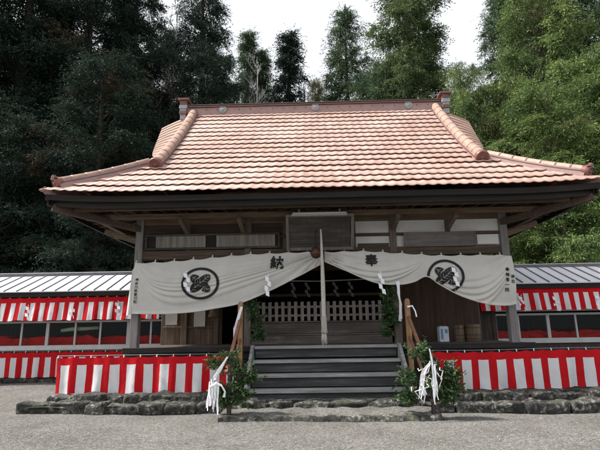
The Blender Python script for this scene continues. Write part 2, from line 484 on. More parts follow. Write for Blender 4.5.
EY, EZ, RY, HW, HD = -1.7, 4.585, 4.25, 6.2, 5.95
def zp(u): return EZ + .68 * u + .0207 * u * u
def upturn(a, half, u):
    d = max(0, abs(a) - (half - 2.0)) / 2.0
    return .085 * d * d * max(0, 1 - u / 2.2)
def tiles(side):
    """one slope of stepped, waved tile rows. side: front, back, left, right"""
    mb = MB()
    rows_u = []
    # rows equal along the slope
    tot = 0; us = [0]; u = 0
    NR = 17 if side in ('front', 'back') else 17
    L_ = sum(math.hypot(HD / 600, zp((i + 1) * HD / 600) - zp(i * HD / 600)) for i in range(600))
    acc = 0; step = L_ / NR
    for i in range(600):
        acc += math.hypot(HD / 600, zp((i + 1) * HD / 600) - zp(i * HD / 600))
        if acc >= step * len(us) - 1e-9: us.append((i + 1) * HD / 600)
    us[-1] = HD
    half = HW if side in ('front', 'back') else HD
    KX = 4.35
    def lim(u):
        if side in ('front', 'back'): return max(HW - u, KX)
        return half - u
    per = .228; ns = 8
    N = int(2 * half / per) * ns
    wave = lambda a: (.5 - .5 * math.cos(2 * PI * a / per)) ** 1.6
    def P(a, u, h):
        hh = h + upturn(a, half, u)
        z = zp(u) + hh
        if side == 'front': return (a, EY + u, z)
        if side == 'back': return (-a, 2 * RY - EY - u, z)
        if side == 'left': return (-HW + u, RY - a, z)
        return (HW - u, RY + a, z)
    rr = random.Random(2)
    umax = HD if side in ('front', 'back') else 1.95
    for k in range(len(us) - 1):
        u0, u1 = us[k] - .03, us[k + 1] + .12
        if u0 > umax: break
        u1 = min(u1, umax)
        l0, l1 = lim(max(u0, 0)), lim(u1)
        off = rr.uniform(-.006, .006)
        lip = .078
        aa = [-half + 2 * half * i / N for i in range(N + 1)]
        a0 = [max(-l0, min(l0, a)) for a in aa]; a1 = [max(-l1, min(l1, a)) for a in aa]
        base = len(mb.v)
        for i, a in enumerate(aa):
            wv = wave(a + half)
            jj = .004 * math.sin(i // ns * 12.9 + k * 7.7)
            t0 = lip + .019 * wv + jj + off; t1 = .004 + .019 * wv
            mb.v.append(P(a0[i], u0, t0 - .016)); mb.v.append(P(a0[i], u0, t0))
            mb.v.append(P(a1[i], u1, t1)); mb.v.append(P(a0[i], u0 + .14, t0 - .022))
        for i in range(N):
            b0 = base + 4 * i; c0 = b0 + 4
            if a0[i] == a0[i + 1] and a1[i] == a1[i + 1]: continue
            mb.f.append((b0, c0, c0 + 1, b0 + 1)); mb.mi.append(0); mb.sm.append(False)
            mb.f.append((b0 + 1, c0 + 1, c0 + 2, b0 + 2)); mb.mi.append(0); mb.sm.append(True)
            mb.f.append((b0, b0 + 3, c0 + 3, c0)); mb.mi.append(0); mb.sm.append(True)
    return mb
roof = tiles('front').build('roof', M['tile'], hall)
for s_ in ('back', 'left', 'right'):
    part(tiles(s_), 'roof_slope', M['tile'], roof)
# verge slopes beyond the descending ridges
for sx in (-1, 1):
    mb = MB()
    for fb in (0, 1):
        def V(u, v, sx=sx, fb=fb):
            # u across (0 inner .. 1 outer) ; v along slope 0 low .. 1 ridge
            yi = lerp(.23, 4.25, v); zi = zp(yi - EY) + .03
            yo = lerp(.55, 4.25, v); zo = lerp(6.28, 8.87, v) - .12 * math.sin(PI * v)
            xo = lerp(4.5, 5.55, v ** .8)
            x = lerp(4.25, xo, u); y = lerp(yi, yo, u); z = lerp(zi, zo, u) + .05 * math.sin(PI * u)
            if fb: y = 2 * RY - y
            return (sx * x, y, z)
        # stepped rows
        NRr = 12
        for r_ in range(NRr):
            def W(u, v, r_=r_):
                p = V(u, (r_ + v) / NRr); return (p[0], p[1], p[2] + .05 * (1 - v))
            mb.grid(W, 6, 1, 0, True)
            mb.grid(lambda u, v, r_=r_: (lambda p: (p[0], p[1], p[2] + .05 * v))(V(u, r_ / NRr)), 6, 1, 0, False)
        # bargeboard
        mb2 = MB()
    part(mb, 'verge_slope', M['ridgetile'], roof)
    mb = MB()
    for fb in (0, 1):
        pts = []
        for i in range(9):
            v = i / 8
            y = lerp(.6, 4.25, v); z = lerp(6.28, 8.87, v) - .12 * math.sin(PI * v); x = lerp(4.47, 5.5, v ** .8)
            if fb: y = 2 * RY - y
            pts.append((sx * x, y, z - .16))
        for a, b in zip(pts, pts[1:]): mb.bar(a, b, .05, .26)
    part(mb, 'bargeboard', M['fascia'], roof)
    mb = MB()
    mb.add([(sx * 4.3, .3, 6.0), (sx * 4.3, 8.2, 6.0), (sx * 4.3, RY, 9.2), (sx * 4.22, .3, 6.0), (sx * 4.22, 8.2, 6.0), (sx * 4.22, RY, 9.2)],
           [(0, 1, 2), (3, 5, 4)])
    part(mb, 'gable_wall', M['beam'], roof)

# main ridge
mb = MB()
mb.box(-4.62, 4.62, RY - .20, RY + .20, 9.15, 9.535, 0)
mb.box(-4.66, 4.66, RY - .25, RY + .25, 9.537, 9.565, 2)
mb.box(-4.64, 4.64, RY - .21, RY + .21, 9.568, 9.61, 1)
mb.box(-4.68, 4.68, RY - .25, RY + .25, 9.613, 9.645, 2)
mb.box(-4.66, 4.66, RY - .16, RY + .16, 9.648, 9.68, 1)
for i in range(46):
    x = -4.5 + i * .2
    if i % 2: mb.tube([(x, RY - .195, 9.44), (x, RY - .225, 9.44)], .018, 8, 2)
rg = part(mb, 'ridge', [M['ridgeside'], M['ridgetile'], M['ridgedark']], roof, .01)
for x in (-3.3, .05, 3.4):
    mb = MB(); mb.lathe((0, 0, 0), [(0, .05), (.06, .045), (.075, .03), (.12, .04), (.145, .03), (.145, -.02)], 20)
    m2 = [(x + p[0], RY - .2 - p[2], 9.44 + p[1]) for p in mb.v]; mb.v = m2
    mb.build('ridge_medallion', M['greytile'], roof)
# ridge end ornaments
for sx in (-1, 1):
    mb = MB(); c = sx * 4.72
    mb.box(c - .10, c + .10, RY - .30, RY + .3, 9.05, 9.25, 1)
    mb.box(c - .13, c + .13, RY - .34, RY + .3, 9.253, 9.37, 0)
    mb.box(c - .11, c + .11, RY - .32, RY + .3, 9.373, 9.46, 1)
    mb.box(c - .14, c + .14, RY - .34, RY + .3, 9.463, 9.60, 1)
    mb.box(c - .12, c + .12, RY - .30, RY + .3, 9.603, 9.80, 0)
    mb.box(c - .2 + sx * .0, c + .2, RY - .36, RY + .34, 9.803, 9.87, 0)
    mb.box(c - .09, c + .09, RY - .31, RY - .305, 9.63, 9.77, 2)
    part(mb, 'ridge_ornament', [M['onigawara'], M['greytile'], M['ridgedark']], roof, .015)
# descending ridges and hip ridges
def ridge_run(p, q, r, segs, name, end=True, sag=0, mat='ridgetile', base_h=.14):
    mb = MB(); p = Vector(p); q = Vector(q)
    pts = [p.lerp(q, i / segs) - Vector((0, 0, sag * math.sin(PI * i / segs))) for i in range(segs + 1)]
    d = (q - p).normalized(); side = d.cross(Vector((0, 0, 1))).normalized(); upn = side.cross(d)
    for i in range(segs):
        a, b = pts[i], pts[i + 1]
        # flat courses
        for (w_, h0, h1, mi) in ((r * 2.2, -.14, .0, 1), (r * 2.4, .002, .02, 2), (r * 2.1, .022, .055, 1)):
            vs_ = []
            for c in (a, b):
                vs_ += [c - side * w_ / 2 + upn * h0, c + side * w_ / 2 + upn * h0, c + side * w_ / 2 + upn * h1, c - side * w_ / 2 + upn * h1]
            mb.add(vs_, [(0, 1, 5, 4), (1, 2, 6, 5), (2, 3, 7, 6), (3, 0, 4, 7), (0, 3, 2, 1), (4, 5, 6, 7)], mi)
        # rounded cap tile with a collar
        a2, b2 = a + upn * .05, b + upn * .05
        mb.tube([a2, a2.lerp(b2, .86), a2.lerp(b2, .87), b2 + d * .02], [r * .97, r, r * 1.035, r * 1.035], 14, 0)
    return mb.build(name, [M[mat], M['ridgeside'], M['ridgedark']], roof), pts, d, side, upn
def end_disc(c, d, side, upn, r, parent, name='end_tile'):
    mb = MB(); n_ = 18
    def ring(rad, off): return [c + d * off + (side * math.cos(2 * PI * k / n_) + upn * math.sin(2 * PI * k / n_)) * rad for k in range(n_)]
    prof = [(r * 1.25, -.10), (r * 1.35, -.02), (r * 1.35, .06), (r * 1.1, .085), (r * .95, .05), (r * .5, .05), (r * .35, .085), (r * .02, .095)]
    vs_ = []
    for rad, off in prof: vs_ += ring(rad, off)
    fs_ = [(i * n_ + k, i * n_ + (k + 1) % n_, (i + 1) * n_ + (k + 1) % n_, (i + 1) * n_ + k) for i in range(len(prof) - 1) for k in range(n_)]
    mb.add(vs_, fs_, 0, True)
    return mb.build(name, M['onigawara'], parent)
for sx in (-1, 1):
    for fb in (0, 1):
        yy = (lambda y: 2 * RY - y) if fb else (lambda y: y)
        top = (sx * 4.36, yy(RY - .15), zp(HD - .15) + .10); low = (sx * 4.17, yy(-.18), zp(1.52) + .13)
        o, pts, d, side, upn = ridge_run(top, low, .140, 12, 'descending_ridge', sag=.13)
        end_disc(Vector(low) + upn * .04, d, side, upn, .128, roof)
        t2 = (sx * 4.42, yy(-1.7 + 1.80), zp(1.80) + .08); l2 = (sx * 5.95, yy(-1.7 + .25), zp(.25) + .17)
        o, pts, d, side, upn = ridge_run(t2, l2, .10, 7, 'hip_ridge', sag=.04)
        e = end_disc(Vector(l2) + upn * .03, d, side, upn, .095, roof)
        mb = MB(); c = Vector(l2) + upn * .15 + d * .03
        mb.bar(c - side * .12, c + side * .12, .08, .04)
        mb.bar(c - side * .07 + upn * .045, c + side * .07 + upn * .045, .06, .035)
        mb.build('hip_finial', M['onigawara'], roof)

# eaves: fascia, soffit, rafters, purlins
mb = MB(); XF, Y0, Y1 = HW - .08, EY + .10, 2 * RY - EY - .10
def fz(a, half):
    return EZ + upturn(a, half, 0) - .02
def fascia_side(pa, pb, half, horiz):
    N = 24
    for i in range(N):
        ta, tb = i / N, (i + 1) / N
        a, b = Vector(pa).lerp(Vector(pb), ta), Vector(pa).lerp(Vector(pb), tb)
        ca, cb = lerp(-half, half, ta), lerp(-half, half, tb)
        dn = Vector((0, 0, 1)); inn = (Vector((0, RY, 0)) - (a + b) / 2); inn.z = 0
        inn = Vector((0, 1 if (a + b).y / 2 < RY else -1, 0)) if horiz else Vector((-1 if a.x > 0 else 1, 0, 0))
        za, zb = fz(ca, half), fz(cb, half)
        vs_ = [Vector((a.x, a.y, za)), Vector((b.x, b.y, zb)), Vector((b.x, b.y, zb - .13)), Vector((a.x, a.y, za - .13))]
        vs2 = [v + inn * .05 for v in vs_]
        mb.add([*vs_, *vs2], [(0, 1, 2, 3), (3, 2, 6, 7), (5, 4, 7, 6)])
        vs_ = [v + inn * .09 - dn * .12 for v in vs_]; vs2 = [v + inn * .06 for v in vs_]
        mb.add([*vs_, *vs2], [(0, 1, 2, 3), (3, 2, 6, 7), (5, 4, 7, 6)])
fascia_side((-XF, Y0, 0), (XF, Y0, 0), HW, True); fascia_side((-XF, Y1, 0), (XF, Y1, 0), HW, True)
fascia_side((-XF, Y0, 0), (-XF, Y1, 0), HD, False); fascia_side((XF, Y0, 0), (XF, Y1, 0), HD, False)
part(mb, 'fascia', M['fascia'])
mb = MB()
zo, zi = 4.47, 4.62
def ring_soffit(z_o, z_i, xo, yo0, yo1, xi, yi0, yi1):
    o_ = [(-xo, yo0, z_o), (xo, yo0, z_o), (xo, yo1, z_o), (-xo, yo1, z_o)]
    i_ = [(-xi, yi0, z_i), (xi, yi0, z_i), (xi, yi1, z_i), (-xi, yi1, z_i)]
    mb.add(o_ + i_, [(0, 1, 5, 4), (1, 2, 6, 5), (2, 3, 7, 6), (3, 0, 4, 7)])
ring_soffit(zo, zi, XF - .05, Y0 + .05, Y1 - .05, 4.5, .0, 8.5)
mb.box(-4.55, 4.55, .05, 8.45, 4.45, 4.5)
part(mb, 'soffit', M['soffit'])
mb = MB(); x = -5.7
while x < 5.75:
    yi = 0.02
    mb.bar((x, Y0 + .2, 4.43), (x, max(yi, -.0), 4.55), .07, .085)
    x += .38
for sx in (-1, 1):
    y = -1.2
    while y < 9.8:
        mb.bar((sx * (XF - .2), y, 4.43), (sx * 4.5, y, 4.55), .07, .085)
        y += .38
part(mb, 'rafters', M['beamy'])
mb = MB()
mb.box(-5.35, 5.35, -.62, -.50, 4.28, 4.40)
for sx in (-1, 1): mb.box(sx * 5.42 - .07, sx * 5.42 + .07, -.63, 9.3, 4.27, 4.40)
part(mb, 'eave_purlin', M['purlin'], bevel=.008)
mb = MB(); mb.box(-5.6, 5.6, -1.28, -1.18, 4.325, 4.405); part(mb, 'eave_batten', M['beam'])
for x in (-3.3, -1.9, 1.85, 3.2):
    mb = MB(); mb.bar((x, .0, 4.02), (x, -.80, 4.20), .10, .11); part(mb, 'bracket', M['purlin'], bevel=.008)
for sx in (-1, 1):
    mb = MB(); mb.bar((sx * 4.5, .0, 4.14), (sx * 6.0, -1.5, 4.36), .13, .15)
    part(mb, 'hip_rafter', M['beam'], bevel=.008)
    for (yb_, zb_) in ((.6, 3.98), (.0, 3.80)):
        mb = MB(); mb.bar((sx * 4.5, yb_, zb_), (sx * 5.42, yb_, 4.12), .11, .13); part(mb, 'bracket', M['purlin'], bevel=.008)

# posts
def post(x, y, z0, z1, w_=.19, mat='post'):
    mb = MB(); mb.box(x - w_ / 2, x + w_ / 2, y - w_ / 2, y + w_ / 2, z0, z1)
    part(mb, 'post', M[mat], bevel=.012)
post(-4.52, .02, .3, 4.42, .19, 'postgrey'); post(4.56, .02, .3, 4.42, .19, 'postgrey')
for x in (-1.78, 1.83): post(x, .02, 1.2, 4.42, .17)
for x in (-4.5, 4.5): post(x, 2.3, .2, 4.42, .17)
# frieze: beams, plaster, boards
mb = MB(); mb.box(-4.425, 4.465, -.03, .07, 4.25, 4.41); part(mb, 'head_beam', M['purlin'], bevel=.006)
mb = MB(); mb.box(-4.425, 4.465, -.05, .09, 3.36, 3.58); part(mb, 'lintel', M['beam'], bevel=.008)
mb = MB(); mb.box(-4.425, 4.465, -.028, .05, 3.86, 3.94); part(mb, 'middle_rail', M['beam'], bevel=.006)
for x in (-3.3, -.85, .85, 3.2):
    for (a, b) in ((3.942, 4.248), (3.582, 3.858)):
        mb = MB(); mb.box(x - .06, x + .06, -.032, .06, a, b); part(mb, 'strut', M['post'], bevel=.005)
for (a, b) in ((.91, 1.744), (1.916, 3.138), (3.262, 4.464)):
    mb = MB(); mb.box(a, b, 0, .03, 3.942, 4.248); part(mb, 'plaster_panel', M['plaster'])
    mb = MB(); mb.box(a, b, 0, .03, 3.582, 3.858); part(mb, 'plaster_panel', M['plaster'])
mb = MB(); mb.box(-4.43, .79, 0.001, .03, 3.942, 4.248); mb.box(-4.43, .79, 0.001, .03, 3.582, 3.858)
part(mb, 'frieze_board', M['soffit'])
mb = MB(); mb.box(.95, 1.72, -.015, -.003, 3.59, 3.68); part(mb, 'frieze_strip', M['beam'])
# veranda floor
mb = MB()
for i in range(46):
    x = -4.66 + i * .2065
    mb.box(x, x + .2, -.12, 2.3, 1.20, 1.24 + random.uniform(-.002, .002))
part(mb, 'veranda_floor', M['floortop'])
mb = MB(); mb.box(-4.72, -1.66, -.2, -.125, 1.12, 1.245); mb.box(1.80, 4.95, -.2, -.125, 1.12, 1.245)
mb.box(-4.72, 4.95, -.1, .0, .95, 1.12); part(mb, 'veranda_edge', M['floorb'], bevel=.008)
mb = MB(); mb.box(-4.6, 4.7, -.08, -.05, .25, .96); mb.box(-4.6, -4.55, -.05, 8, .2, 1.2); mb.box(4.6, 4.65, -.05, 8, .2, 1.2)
part(mb, 'underfloor_shade', M['inner'])  # near-black panels stand in for the shade below the floor
# body walls behind the porch
mb = MB(); x = -4.55; k = 0
while x < -2.95:
    w_ = random.choice((.13, .17, .22, .26)); mb.box(x, x + w_ - .008, 2.2 + random.uniform(-.008, .008), 2.26, 1.24, 2.9); x += w_
part(mb, 'board_wall', M['boards'])
mb = MB(); mb.box(-3.97, -3.80, 2.08, 2.19, 1.24, 3.4); mb.box(-3.02, -2.9, 2.1, 2.2, 1.24, 3.4); mb.box(-4.5, -2.9, 2.13, 2.19, 1.7, 1.76)
part(mb, 'wall_post', M['boards'], bevel=.008)
mb = MB(); x = 2.35
while x < 4.5:
    mb.box(x, min(x + .56, 4.55) - .004, 2.2, 2.26, 1.24, 4.4); x += .56
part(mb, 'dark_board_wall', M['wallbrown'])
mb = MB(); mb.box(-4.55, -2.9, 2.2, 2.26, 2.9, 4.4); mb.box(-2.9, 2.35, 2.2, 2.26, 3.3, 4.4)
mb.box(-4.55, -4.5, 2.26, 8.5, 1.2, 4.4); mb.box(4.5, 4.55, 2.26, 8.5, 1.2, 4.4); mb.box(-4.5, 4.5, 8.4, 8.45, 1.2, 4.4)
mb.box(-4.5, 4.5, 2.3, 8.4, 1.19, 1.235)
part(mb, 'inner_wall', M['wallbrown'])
mb = MB(); mb.box(2.22, 2.36, 2.08, 2.198, 1.24, 3.4); mb.box(-2.9, 2.35, 2.1, 2.19, 2.55, 2.62); part(mb, 'door_frame', M['wallbrown'])
# inner steps and lattice
mb = MB(); mb.box(-1.85, 1.86, 1.05, 2.0, 1.242, 1.46); mb.box(-1.9, 1.9, 1.02, 2.0, 1.463, 1.50); part(mb, 'inner_step', M['innerstep'], bevel=.01)
mb = MB(); mb.box(-1.80, 1.82, 1.38, 2.1, 1.503, 1.79); mb.box(-1.84, 1.86, 1.35, 2.1, 1.793, 1.835); part(mb, 'inner_step', M['innerstep'], bevel=.01)
mb = MB()
x = -1.72
while x < 1.76:
    if random.random() > .0:
        mb.box(x - .045, x + .045, 1.47, 1.50, 1.84, 2.36 + random.uniform(-.008, .008))
    x += .1765
part(mb, 'lattice_pale', M['lattice'], bevel=.004)
mb = MB(); mb.box(-1.75, 1.78, 1.502, 1.535, 1.96, 2.02); mb.box(-1.75, 1.78, 1.502, 1.535, 2.19, 2.25)
part(mb, 'lattice_rail', M['lattice'])

# ------------------------------------------------------------------ stairs
st = empty('wooden_stairs', (0, -1, .2), label='weathered grey wooden stairs climbing to the porch between two handrails', cat='stairs')
def sp(mb, name, mat, bevel=0):
    o = mb.build(name, mat, st, bevel); o.location = (0, 1, -.2); return o
for (z, y) in ((.385, -1.28), (.665, -.95), (.945, -.62), (1.245, -.3)):
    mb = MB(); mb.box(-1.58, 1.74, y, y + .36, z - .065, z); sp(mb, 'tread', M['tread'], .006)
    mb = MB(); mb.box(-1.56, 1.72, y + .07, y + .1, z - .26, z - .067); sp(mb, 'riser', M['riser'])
for x in (-1.625, 1.785):
    mb = MB()
    a = [(-1.42, .14), (-1.42, .42), (-.30, 1.27), (-.13, 1.27), (-.13, 1.0), (-1.1, .14)]
    n_ = len(a); vs_ = [(x - .035, y, z) for y, z in a] + [(x + .035, y, z) for y, z in a]
    mb.add(vs_, [tuple(range(n_)), tuple(range(2 * n_ - 1, n_ - 1, -1))] + [(i, (i + 1) % n_, n_ + (i + 1) % n_, n_ + i) for i in range(n_)])
    sp(mb, 'stringer', M['tread'], .005)
mb = MB(); mb.box(-1.9, 2.0, -1.5, -.3, .0, .22); sp(mb, 'footing', M['stone'])
for sx, xx in ((-1, -1.87), (1, 1.97)):
    mb = MB(); mb.box(xx - .055, xx + .055, -.62, -.51, .25, 2.22)
    mb.add([(xx - .055, -.62, 2.22), (xx + .055, -.62, 2.22), (xx + .055, -.51, 2.22), (xx - .055, -.51, 2.22), (xx - .03, -.6, 2.27), (xx + .03, -.6, 2.27), (xx + .03, -.53, 2.27), (xx - .03, -.53, 2.27)],
           [(0, 1, 5, 4), (1, 2, 6, 5), (2, 3, 7, 6), (3, 0, 4, 7), (4, 5, 6, 7)])
    sp(mb, 'newel_post', M['newel'], .006)
    mb = MB(); mb.bar((xx, -.62, 1.86), (xx + sx * .06, -1.95, .80), .07, .06); sp(mb, 'handrail', M['rail'], .008)
    mb = MB(); mb.bar((xx, -.62, 1.42), (xx + sx * .05, -1.80, .50), .045, .06); sp(mb, 'lower_rail', M['rail'], .005)

# ------------------------------------------------------------------ canvas curtains
BLt = [(-4.52, 3.28), (-3.89, 3.29), (-2.92, 3.35), (-1.94, 3.43), (-.97, 3.46), (-.24, 3.47), (.05, 3.46)]
BLb = [(-4.52, 2.05), (-3.83, 2.03), (-3.11, 2.06), (-2.52, 2.14), (-1.93, 2.25), (-1.21, 2.54), (-.49, 2.89), (.05, 3.17)]
BRt = [(.11, 3.46), (.97, 3.47), (1.93, 3.40), (2.89, 3.33), (3.84, 3.32), (4.60, 3.30)]
BRb = [(.11, 3.22), (.59, 2.99), (1.29, 2.69), (1.88, 2.63), (2.24, 2.69), (2.54, 2.81), (2.83, 2.60), (3.16, 2.40), (3.5, 2.25), (3.95, 2.13), (4.42, 2.10), (4.6, 2.14)]
def surf(side):
    T, B = (BLt, BLb) if side < 0 else (BRt, BRb)
    x0, x1 = T[0][0], T[-1][0]
    def F(x, z):
        zt, zb = pl(T, x), pl(B, x)
        s = (x - x0) / (x1 - x0); t = max(0, min(1, (zt - z) / max(.02, zt - zb)))
        H = zt - zb
        y = -.24 - .10 * math.sin(PI * min(1, t * 1.05)) * min(1, H)
        def crease(c, lst):
            return sum(dp * (math.exp(-max(0, (c - c0) / w0) ** 2 - max(0, (c0 - c) / (w0 * 2.2)) ** 2)) for c0, w0, dp in lst)
        if side < 0:
            # catenary folds slung between the two upper corners
            sag = 1.22 * (1 - s) ** .85 * (1 - math.exp(-s * 7)) + .02
            c = (zt - z) / sag; fade = min(1, 6 * s) * min(1, 8 * (1 - s)) * min(1, 4 * t)
            y -= fade * crease(c + .05 * math.sin(5 * s), [(.42, .05, .018), (.60, .04, .030), (.74, .03, .045), (.86, .028, .05), (.97, .03, .055), (1.12, .05, .04), (1.32, .07, .03)])
            ang = math.atan2(zt - z + .02, (x - x0) + .02); d = math.hypot(zt - z, x - x0)
            y -= crease(ang - .05 * d, [(.30, .06, .03), (.62, .05, .045), (.95, .07, .04), (1.25, .06, .03)]) * min(1, d * 1.5) * math.exp(-d / .9)
            ang = math.atan2(3.47 - z, (x1 - x) + .02); d = (x1 - x)
            y -= .03 * math.sin(26 * ang + .5) * math.exp(-d / 1.2) * min(1, 3 * t)
            y += .010 * math.exp(-((x + 2.9) % .78 / .012) ** 2) * .3
        else:
            xp = 2.54
            if x < xp:
                s2 = (x - x0) / (xp - x0); sag = .72 * math.sin(PI * min(1, s2 * .96 + .02)) ** .7 + .03
                c = (zt - z) / sag; fade = min(1, 8 * s2) * min(1, 5 * (1 - s2) + .1) * min(1, 4 * t)
                y -= fade * crease(c, [(.45, .06, .025), (.66, .045, .04), (.84, .04, .05), (.98, .04, .045)])
                ang = math.atan2(3.47 - z, (x - x0) + .03)
                y -= .026 * math.sin(28 * ang) * math.exp(-(x - x0) / .8) * min(1, 3 * t)
            kk = max(0.0, (x - xp) / (x1 - xp))
            if kk > 0:
                ch = lerp(2.81, 3.30, kk) - z; sag = 1.0 * math.sin(PI * min(1, kk ** 1.35)) ** .75 + .03
                c = ch / sag; fade = min(1, 6 * kk) * min(1, 7 * (1 - kk))
                y -= fade * crease(c, [(.12, .08, .03), (.34, .06, .045), (.52, .05, .055), (.68, .045, .06), (.82, .04, .06), (.97, .045, .05)])
            ang = math.atan2(zt - z + .02, x1 - x + .02); d = math.hypot(zt - z, x1 - x)
            y -= .022 * math.sin(15 * ang + .6) * min(1, d * 1.5) * math.exp(-d / .8)
        y -= .008 * math.sin(x * 7 + z * 3) * t
        return y
    return F, T, B, x0, x1
ties = .468
def banner(side, label):
    F, T, B, x0, x1 = surf(side)
    root = empty('canvas_curtain', ((x0 + x1) / 2, -.3, 3.4), label=label, cat='shrine curtain', group=None)
    off = Vector(root.location)
    nu, nv = 300, 110
    def P(u, v):
        x = lerp(x0, x1, u); zt = pl(T, x); zb = pl(B, x)
        fr = ((x - x0) / ties) % 1
        zt2 = zt - .035 * math.sin(PI * fr) ** .8
        z = lerp(zt2, zb, v)
        y = F(x, z)
        # rolled lower hem
        return Vector((x, y, z)) - off
    mb = MB(); mb.grid(P, nu, nv, 0, True)
    # hem roll
    pts = [P(i / 80, 1.0) + Vector((0, -.012, .0)) for i in range(81)]
    mb.tube(pts, .016, 6, 0)
    o = mb.build('cloth', M['canvas'], root)
    so_ = o.modifiers.new('Solidify', 'SOLIDIFY'); so_.thickness = .004
    x = x0 + .02
    while x < x1:
        z = pl(T, x); mb = MB()
        mb.add([p - off for p in (Vector((x - .018, -.246, z - .02)), Vector((x + .018, -.246, z - .02)), Vector((x + .014, -.20, z + .055)), Vector((x - .014, -.20, z + .055)))], [(0, 1, 2, 3)])
        mb.build('tie_loop', M['canvas'], root); x += ties
    def put(polys, name, mat, lift=.022, parent=root):
        """polys: list of polygons in (x, z) laid on the cloth"""
        mb = MB()
        for pg in polys:
            q = []
            for x, z in pg:
                zb = pl(B, x) + .012
                z = max(z, zb)
                q.append(Vector((x, F(x, z) - lift, z)) - off)
            mb.add(q, [tuple(range(len(q)))])
        return mb.build(name, mat, parent)
    def strip(cx, cz, a, b, th, n=64, a0=0, a1=2 * PI):
        out = []
        for i in range(n):
            t0 = lerp(a0, a1, i / n); t1 = lerp(a0, a1, (i + 1) / n)
            out.append([(cx + a * math.cos(t0), cz + b * math.sin(t0)), (cx + a * math.cos(t1), cz + b * math.sin(t1)),
                        (cx + (a - th) * math.cos(t1), cz + (b - th) * math.sin(t1)), (cx + (a - th) * math.cos(t0), cz + (b - th) * math.sin(t0))])
        return out
    def leaf(cx, cz, ang, la, wb, clip=None, n=36):
        """elongated oval cut in strips along its axis; clip(s) keeps strips where true"""
        ca, sa = math.cos(ang), math.sin(ang); out = []
        for i in range(n):
            s0 = lerp(-1, 1, i / n); s1 = lerp(-1, 1, (i + 1) / n)
            if clip and not clip((s0 + s1) / 2): continue
            w0 = wb * (1 - abs(s0) ** 2.6) ** .5; w1 = wb * (1 - abs(s1) ** 2.6) ** .5
            for (k0, k1) in ((i_ / 4, (i_ + 1) / 4) for i_ in range(-4, 4)):
                q = []
                for s, w_, k in ((s0, w0, k0), (s1, w1, k0), (s1, w1, k1), (s0, w0, k1)):
                    u, v = s * la, w_ * k
                    q.append((cx + u * ca - v * sa, cz + u * sa + v * ca))
                out.append(q)
        return out
    def veins(cx, cz, ang, la, wb, clip=None):
        ca, sa = math.cos(ang), math.sin(ang); out = []
        def ln(u0, v0, u1, v1, w_):
            d = math.hypot(u1 - u0, v1 - v0); nx_, ny_ = -(v1 - v0) / d * w_, (u1 - u0) / d * w_
            q = [(u0 + nx_, v0 + ny_), (u1 + nx_, v1 + ny_), (u1 - nx_, v1 - ny_), (u0 - nx_, v0 - ny_)]
            return [(cx + u * ca - v * sa, cz + u * sa + v * ca) for u, v in q]
        for i in range(10):
            a_, b_ = lerp(-.93, .93, i / 10), lerp(-.93, .93, (i + 1) / 10)
            if clip and not clip((a_ + b_) / 2): continue
            out.append(ln(a_ * la, 0, b_ * la, 0, .0038))
        for i in range(-3, 4):
            s = i / 4
            if clip and not clip(s): continue
            w_ = wb * (1 - abs(s) ** 2.6) ** .5 * .72
            for k in (-1, 1): out.append(ln(s * la, 0, s * la + w_ * .75, k * w_, .0025))
        return out
    if side < 0: cx, cz, rx, rz = -2.87, 2.725, .455, .385
    else: cx, cz, rx, rz = 2.97, 2.80, .425, .40
    ink = strip(cx, cz, rx, rz, .062)
    la, wb = .30, .118
    ink += leaf(cx, cz, R(40), la, wb)
    cl = lambda s: abs(s) > .47
    ink += leaf(cx, cz, R(-40), la, wb, cl)
    put(ink, 'crest', M['ink'])
    put(veins(cx, cz, R(40), la, wb) + veins(cx, cz, R(-40), la, wb, cl), 'crest_veins', M['paperold'], .026)
    def text(s, cx, cz, size, lift=.006, bold=.0, sx=1):
        cu = bpy.data.curves.new('lettering', 'FONT'); cu.body = s; cu.size = 1
        cu.align_x = 'CENTER'; cu.resolution_u = 3
        to = bpy.data.objects.new('lettering', cu); col.objects.link(to)
        bpy.context.view_layer.update()
        dg = bpy.context.evaluated_depsgraph_get()
        me = bpy.data.meshes.new_from_object(to.evaluated_get(dg))
        bpy.data.objects.remove(to)
        if len(me.vertices) == 0: return None
        vs_ = [v.co.copy() for v in me.vertices]; fs_ = [tuple(p.vertices) for p in me.polygons]
        xs_ = [v.x for v in vs_]; ys_ = [v.y for v in vs_]
        mx, my = (min(xs_) + max(xs_)) / 2, (min(ys_) + max(ys_)) / 2; h = max(max(ys_) - min(ys_), (max(xs_) - min(xs_)))
        mb = MB(); offs = [(0, 0)] + [(math.cos(a) * bold, math.sin(a) * bold) for a in (.4, 1.45, 2.5, 3.5, 4.6, 5.6)]
        for k, (ox, oz) in enumerate(offs):
            q = []
            for v in vs_:
                x = cx + (v.x - mx) / h * size * sx + ox * size; z = cz + (v.y - my) / h * size + oz * size
                q.append(Vector((x, F(x, z) - lift - .0006 * k, z)) - off)
            mb.add(q, fs_)
        bpy.data.meshes.remove(me)
        return mb.build('lettering', M['ink'], root)
    if side < 0:
        text('納', -1.04, 3.20, .31, bold=.035, lift=.02)
        for i, ch in enumerate('神奈川県愛川町'): text(ch, -4.41 - .004 * i, 2.84 - i * .088, .072, bold=.025, lift=.02)
    else:
        text('奉', 1.23, 3.215, .29, bold=.035, lift=.02)
        for i, ch in enumerate('奉納者一同'): text(ch, 4.42 - .012 * i, 2.93 - i * .12, .085, bold=.03, lift=.02)
        for i, ch in enumerate('神社'): text(ch, 4.53, 2.76 - i * .11, .085, bold=.03, lift=.02)
    return root, F, off
bl, FL, offL = banner(-1, 'left cream canvas curtain with a whole round black crest and one black character')
br, FR, offR = banner(1, 'right cream canvas curtain with its round black crest cut by a gathered fold')
